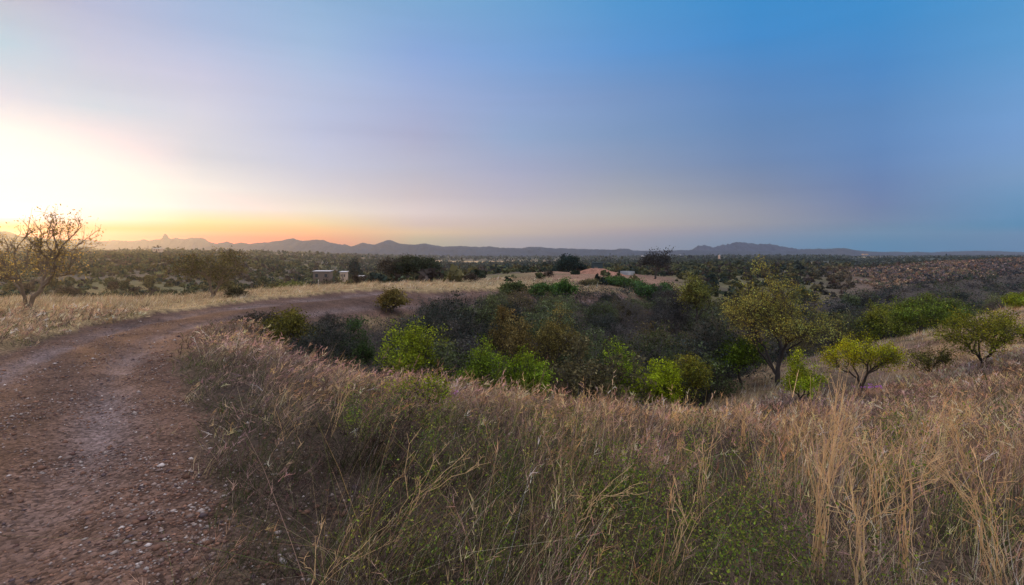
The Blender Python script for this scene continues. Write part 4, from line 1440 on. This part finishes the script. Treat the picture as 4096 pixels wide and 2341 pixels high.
# ------------------------------------------------------------------ sky
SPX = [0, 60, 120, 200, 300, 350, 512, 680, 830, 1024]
SPY = [0, 60, 100, 140, 170, 200, 215, 226, 233, 241]
SKY = np.array([
    [(200, 200, 212), (194, 196, 214), (186, 191, 216), (170, 188, 219), (152, 182, 217), (142, 177, 213), (114, 163, 210), (78, 146, 205), (60, 138, 200), (66, 144, 200)],
    [(217, 219, 226), (211, 212, 224), (208, 207, 222), (196, 200, 224), (175, 193, 222), (163, 184, 220), (126, 163, 213), (92, 145, 202), (75, 134, 195), (86, 150, 202)],
    [(236, 233, 232), (229, 226, 229), (224, 219, 226), (213, 211, 224), (190, 197, 222), (178, 188, 218), (142, 166, 208), (104, 142, 196), (83, 131, 188), (100, 152, 203)],
    [(250, 249, 247), (250, 244, 240), (246, 236, 232), (223, 219, 224), (200, 203, 222), (190, 192, 215), (152, 170, 204), (114, 144, 190), (90, 130, 182), (104, 151, 198)],
    [(248, 248, 246), (248, 248, 246), (248, 247, 243), (240, 230, 226), (212, 209, 219), (202, 200, 213), (168, 173, 198), (128, 147, 182), (100, 130, 176), (104, 150, 192)],
    [(248, 248, 246), (248, 248, 246), (248, 248, 244), (247, 245, 230), (236, 222, 214), (224, 211, 208), (188, 182, 192), (152, 158, 175), (118, 135, 169), (97, 143, 183)],
    [(252, 252, 248), (252, 252, 246), (250, 250, 232), (247, 243, 205), (249, 227, 200), (237, 217, 200), (198, 187, 186), (162, 163, 173), (126, 138, 166), (94, 140, 180)],
    [(255, 248, 170), (255, 246, 165), (254, 243, 160), (252, 232, 150), (251, 215, 162), (238, 205, 172), (198, 182, 176), (160, 158, 168), (122, 139, 165), (94, 139, 174)],
    [(255, 214, 30), (255, 210, 30), (255, 200, 40), (255, 190, 70), (252, 196, 130), (240, 195, 155), (194, 178, 170), (154, 153, 166), (117, 140, 166), (94, 138, 170)],
    [(255, 178, 20), (255, 172, 20), (255, 164, 25), (255, 168, 60), (252, 184, 115), (232, 186, 150), (184, 172, 170), (148, 151, 166), (113, 140, 166), (92, 136, 168)]], float)


SKY[:, 9] = [(88, 153, 207), (98, 155, 208), (110, 155, 206), (120, 158, 204), (122, 155, 195), (112, 148, 186), (102, 143, 180), (100, 141, 176), (100, 140, 172), (102, 140, 172)]
SKY[:, 8] = [(66, 141, 203), (80, 138, 198), (92, 139, 192), (102, 139, 187), (112, 139, 180), (124, 138, 171), (130, 141, 168), (127, 143, 168), (122, 143, 168), (116, 141, 168)]
SKY[2:8, 7] += np.array([7, 3, -4])
SKYL = lin(SKY)
CORR = np.array([-0.09,-0.12,-0.1,-0.13,-0.06,0.01,-0.08,-0.09,-0.05,-0.11,-0.06,-0.03,-0.07,-0.05,-0.04,-0.05,-0.03,-0.02,-0.03,-0.02,-0.02,-0.04,-0.02,-0.01,-0.03,-0.02,-0.01,-0.03,-0.02,-0.01,-0.35,-0.06,0.03,-0.18,-0.11,-0.01,-0.11,-0.1,-0.08,-0.11,-0.08,-0.02,-0.05,0,-0.01,-0.07,-0.08,-0.01,-0.03,-0.02,-0.01,-0.04,-0.02,0.02,-0.04,-0.04,-0.02,-0.02,-0.01,-0.01,-0.22,-0.23,-0.09,-0.48,-0.14,-0.06,-0.2,-0.16,-0.06,-0.02,-0.03,-0.02,-0.03,-0.02,0,-0.03,-0.03,0,-0.02,-0.02,-0.01,-0.02,-0.03,-0.05,-0.03,-0.05,-0.06,-0.01,-0,0.01,0,0,-0.03,0,0,-0.1,0,-0.3,-0.03,-0.22,-0.11,-0.01,-0.13,-0.05,0.04,-0.05,-0.11,-0.11,-0.03,-0.01,0,-0.04,-0.03,-0.03,-0.06,-0.05,-0.03,-0.02,-0.01,0.02,0,0,0,0,0,-0.04,0,0,0.05,-0.28,-0.19,-0.1,-0.11,-0.05,0.04,-0.05,-0.04,-0.04,-0.02,-0.02,0,-0.03,-0.02,-0.03,-0.06,-0.07,-0.03,-0.01,0,0.01,0,0,0,0,0,-0.06,0,0,-0.07,0,0,0.08,-0.14,-0.05,0.04,-0.04,-0.06,-0.05,-0.01,-0.01,0.01,0,0,-0.05,-0.08,-0.09,-0.06,-0.05,-0.01,0.01,0,0,0.25,0,0,0.25,0,0,0.25,0,-0.3,0.09,-0.07,0.05,0.04,0.01,0.02,0.12,0.04,0.03,0.03,0.06,0.06,0,-0.03,-0.06,-0.04,-0.06,-0.01,0.03,0,-0.65,-0.9,0,-0.65,-0.9,0,-0.65,-0.9,0,-0.09,-0.8,0,-0.02,-0.23,-0.16,-0.09,0.05,0.05,0.02,-0.02,0.09,0.04,-0.04,-0.05,-0.04,-0.04,-0.12,-0.04,0,0,-0.9,-0.9,0,-0.9,-0.9,0,-0.9,-0.9,0,-0.9,-0.9,0,-0.29,-0.9,0.02,0.05,-0.09,0.07,0.03,-0.05,0.01,-0.04,-0.04,-0.1,-0.03,-0.03,-0.33,-0.09,-0.07,0,-0.9,-0.9,0,-0.9,-0.9,0,-0.9,-0.9,0.33,-0.9,-0.9,0,-0.51,-0.9,-0.41,-0.09,-0.19,-0.1,-0.06,-0.02,-0.05,-0.04,-0.04,-0.17,-0.05,0.01,-0.38,-0.1,-0.07]).reshape(SKY.shape)
SKYL = np.clip(SKYL + CORR, 0, 3)


def sky_at(px, py):
    row = np.array([[np.interp(px, SPX, SKYL[r, :, c]) for c in range(3)] for r in range(len(SPY))])
    return np.array([np.interp(py, SPY, row[:, c]) for c in range(3)])


SUN_AZ = math.radians(-46)
SUN_EL = math.radians(5.0)
w = bpy.data.worlds.new('World')
sc.world = w
w.use_nodes = True
nt = w.node_tree
ns, L = nt.nodes, nt.links
ns.clear()
wo = N(ns, 'ShaderNodeOutputWorld')
bg = N(ns, 'ShaderNodeBackground')
tc = N(ns, 'ShaderNodeTexCoord')
sx = N(ns, 'ShaderNodeSeparateXYZ')
L.new(tc.outputs['Generated'], sx.inputs[0])


def M_(op, a, b=None, c=None):
    n = N(ns, 'ShaderNodeMath', operation=op)
    for k, v in enumerate((a, b, c)):
        if v is None:
            continue
        if isinstance(v, (int, float)):
            n.inputs[k].default_value = v
        else:
            L.new(v, n.inputs[k])
    return n.outputs[0]


az = M_('ARCTAN2', sx.outputs[0], sx.outputs[1])
da = M_('SUBTRACT', az, SUN_AZ)
da = M_('WRAP', da, math.pi, -math.pi)
da = M_('DIVIDE', M_('ABSOLUTE', da), math.pi)
hr = M_('SQRT', M_('ADD', M_('MULTIPLY', sx.outputs[0], sx.outputs[0]), M_('MULTIPLY', sx.outputs[1], sx.outputs[1])))
te = M_('DIVIDE', sx.outputs[2], M_('MAXIMUM', hr, 1e-4))
bands = [.010, .021, .032, .046, .068, .10, .15, .21, .28, .36, .46]
cols = None
prev = None
ZEN_FILL = np.array([1.38, 1.30, 1.42])  # unseen overhead sky, brightened beyond dusk as fill for the ground
BACK_FILL = np.array([.95, .86, .92])  # unseen sky behind the camera, also raised to light the foreground
azs = [-44, -38, -30, -20, -10, 0, 12, 24, 34, 43.5]
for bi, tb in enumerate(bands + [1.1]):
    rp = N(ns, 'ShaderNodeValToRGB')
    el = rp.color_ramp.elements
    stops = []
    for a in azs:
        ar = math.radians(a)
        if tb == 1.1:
            c = ZEN_FILL
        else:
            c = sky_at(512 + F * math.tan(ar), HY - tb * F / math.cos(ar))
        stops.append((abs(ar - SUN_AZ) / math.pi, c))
    stops.append((.64, BACK_FILL if tb < 1 else ZEN_FILL))
    while len(el) > 1:
        el.remove(el[-1])
    el[0].position = stops[0][0]
    el[0].color = (*stops[0][1], 1)
    for pos, c in stops[1:]:
        e = el.new(pos)
        e.color = (*c, 1)
    L.new(da, rp.inputs[0])
    if prev is None:
        prev = rp.outputs[0]
    else:
        mr = N(ns, 'ShaderNodeMapRange')
        mr.inputs['From Min'].default_value = bands[bi - 1]
        mr.inputs['From Max'].default_value = tb
        L.new(te, mr.inputs['Value'])
        mx = N(ns, 'ShaderNodeMix', data_type='RGBA')
        L.new(mr.outputs[0], mx.inputs[0])
        L.new(prev, mx.inputs[6])
        L.new(rp.outputs[0], mx.inputs[7])
        prev = mx.outputs[2]
skyt = N(ns, 'ShaderNodeTexSky', sky_type='NISHITA')
skyt.sun_disc = False
skyt.sun_elevation = SUN_EL
skyt.sun_rotation = SUN_AZ
sm = N(ns, 'ShaderNodeVectorMath', operation='SCALE')
sm.inputs['Scale'].default_value = .004
L.new(skyt.outputs[0], sm.inputs[0])
ad = N(ns, 'ShaderNodeVectorMath', operation='ADD')
L.new(prev, ad.inputs[0])
L.new(sm.outputs[0], ad.inputs[1])
mpg = N(ns, 'ShaderNodeMapping')
mpg.inputs['Scale'].default_value = (1.6, 1.6, 22)
L.new(tc.outputs['Generated'], mpg.inputs[0])
cn = N(ns, 'ShaderNodeTexNoise')
cn.inputs['Scale'].default_value = 1.7
cn.inputs['Detail'].default_value = 5
L.new(mpg.outputs[0], cn.inputs['Vector'])
cr = N(ns, 'ShaderNodeMapRange')
cr.inputs['From Min'].default_value = .3
cr.inputs['From Max'].default_value = .7
cr.inputs['To Min'].default_value = .98
cr.inputs['To Max'].default_value = 1.02
L.new(cn.outputs['Fac'], cr.inputs['Value'])
cs = N(ns, 'ShaderNodeVectorMath', operation='SCALE')
L.new(ad.outputs[0], cs.inputs[0])
L.new(cr.outputs[0], cs.inputs['Scale'])
L.new(cs.outputs[0], bg.inputs[0])
bg.inputs[1].default_value = 1.0
L.new(bg.outputs[0], wo.inputs[0])

sd = bpy.data.lights.new('sun', 'SUN')
sd.energy = 3.4
sd.angle = math.radians(2.5)
sd.color = (1.0, .50, .16)
so = bpy.data.objects.new('sun', sd)
COL.objects.link(so)
sv = Vector((math.sin(SUN_AZ) * math.cos(SUN_EL), math.cos(SUN_AZ) * math.cos(SUN_EL), math.sin(SUN_EL)))
so.rotation_euler = (-sv).to_track_quat('-Z', 'Y').to_euler()

# ------------------------------------------------------------------ camera
cd = bpy.data.cameras.new('camera')
cd.sensor_width = 36
cd.lens = F / 1024 * 36
cd.shift_y = -(292.5 - HY) / 1024
cd.clip_start = .05
cd.clip_end = 8000
co = bpy.data.objects.new('camera', cd)
COL.objects.link(co)
co.location = (0, 0, 0)
co.rotation_euler = (math.pi / 2, 0, 0)
sc.camera = co

vs_ = sc.view_settings
sc.display_settings.display_device = 'sRGB'
vs_.view_transform = 'Standard'
vs_.look = 'None'
vs_.exposure = 0
vs_.gamma = 1
sc.cycles.max_bounces = 6
sc.cycles.diffuse_bounces = 3
sc.cycles.transmission_bounces = 3
sc.cycles.volume_bounces = 0
sc.cycles.use_denoising = True
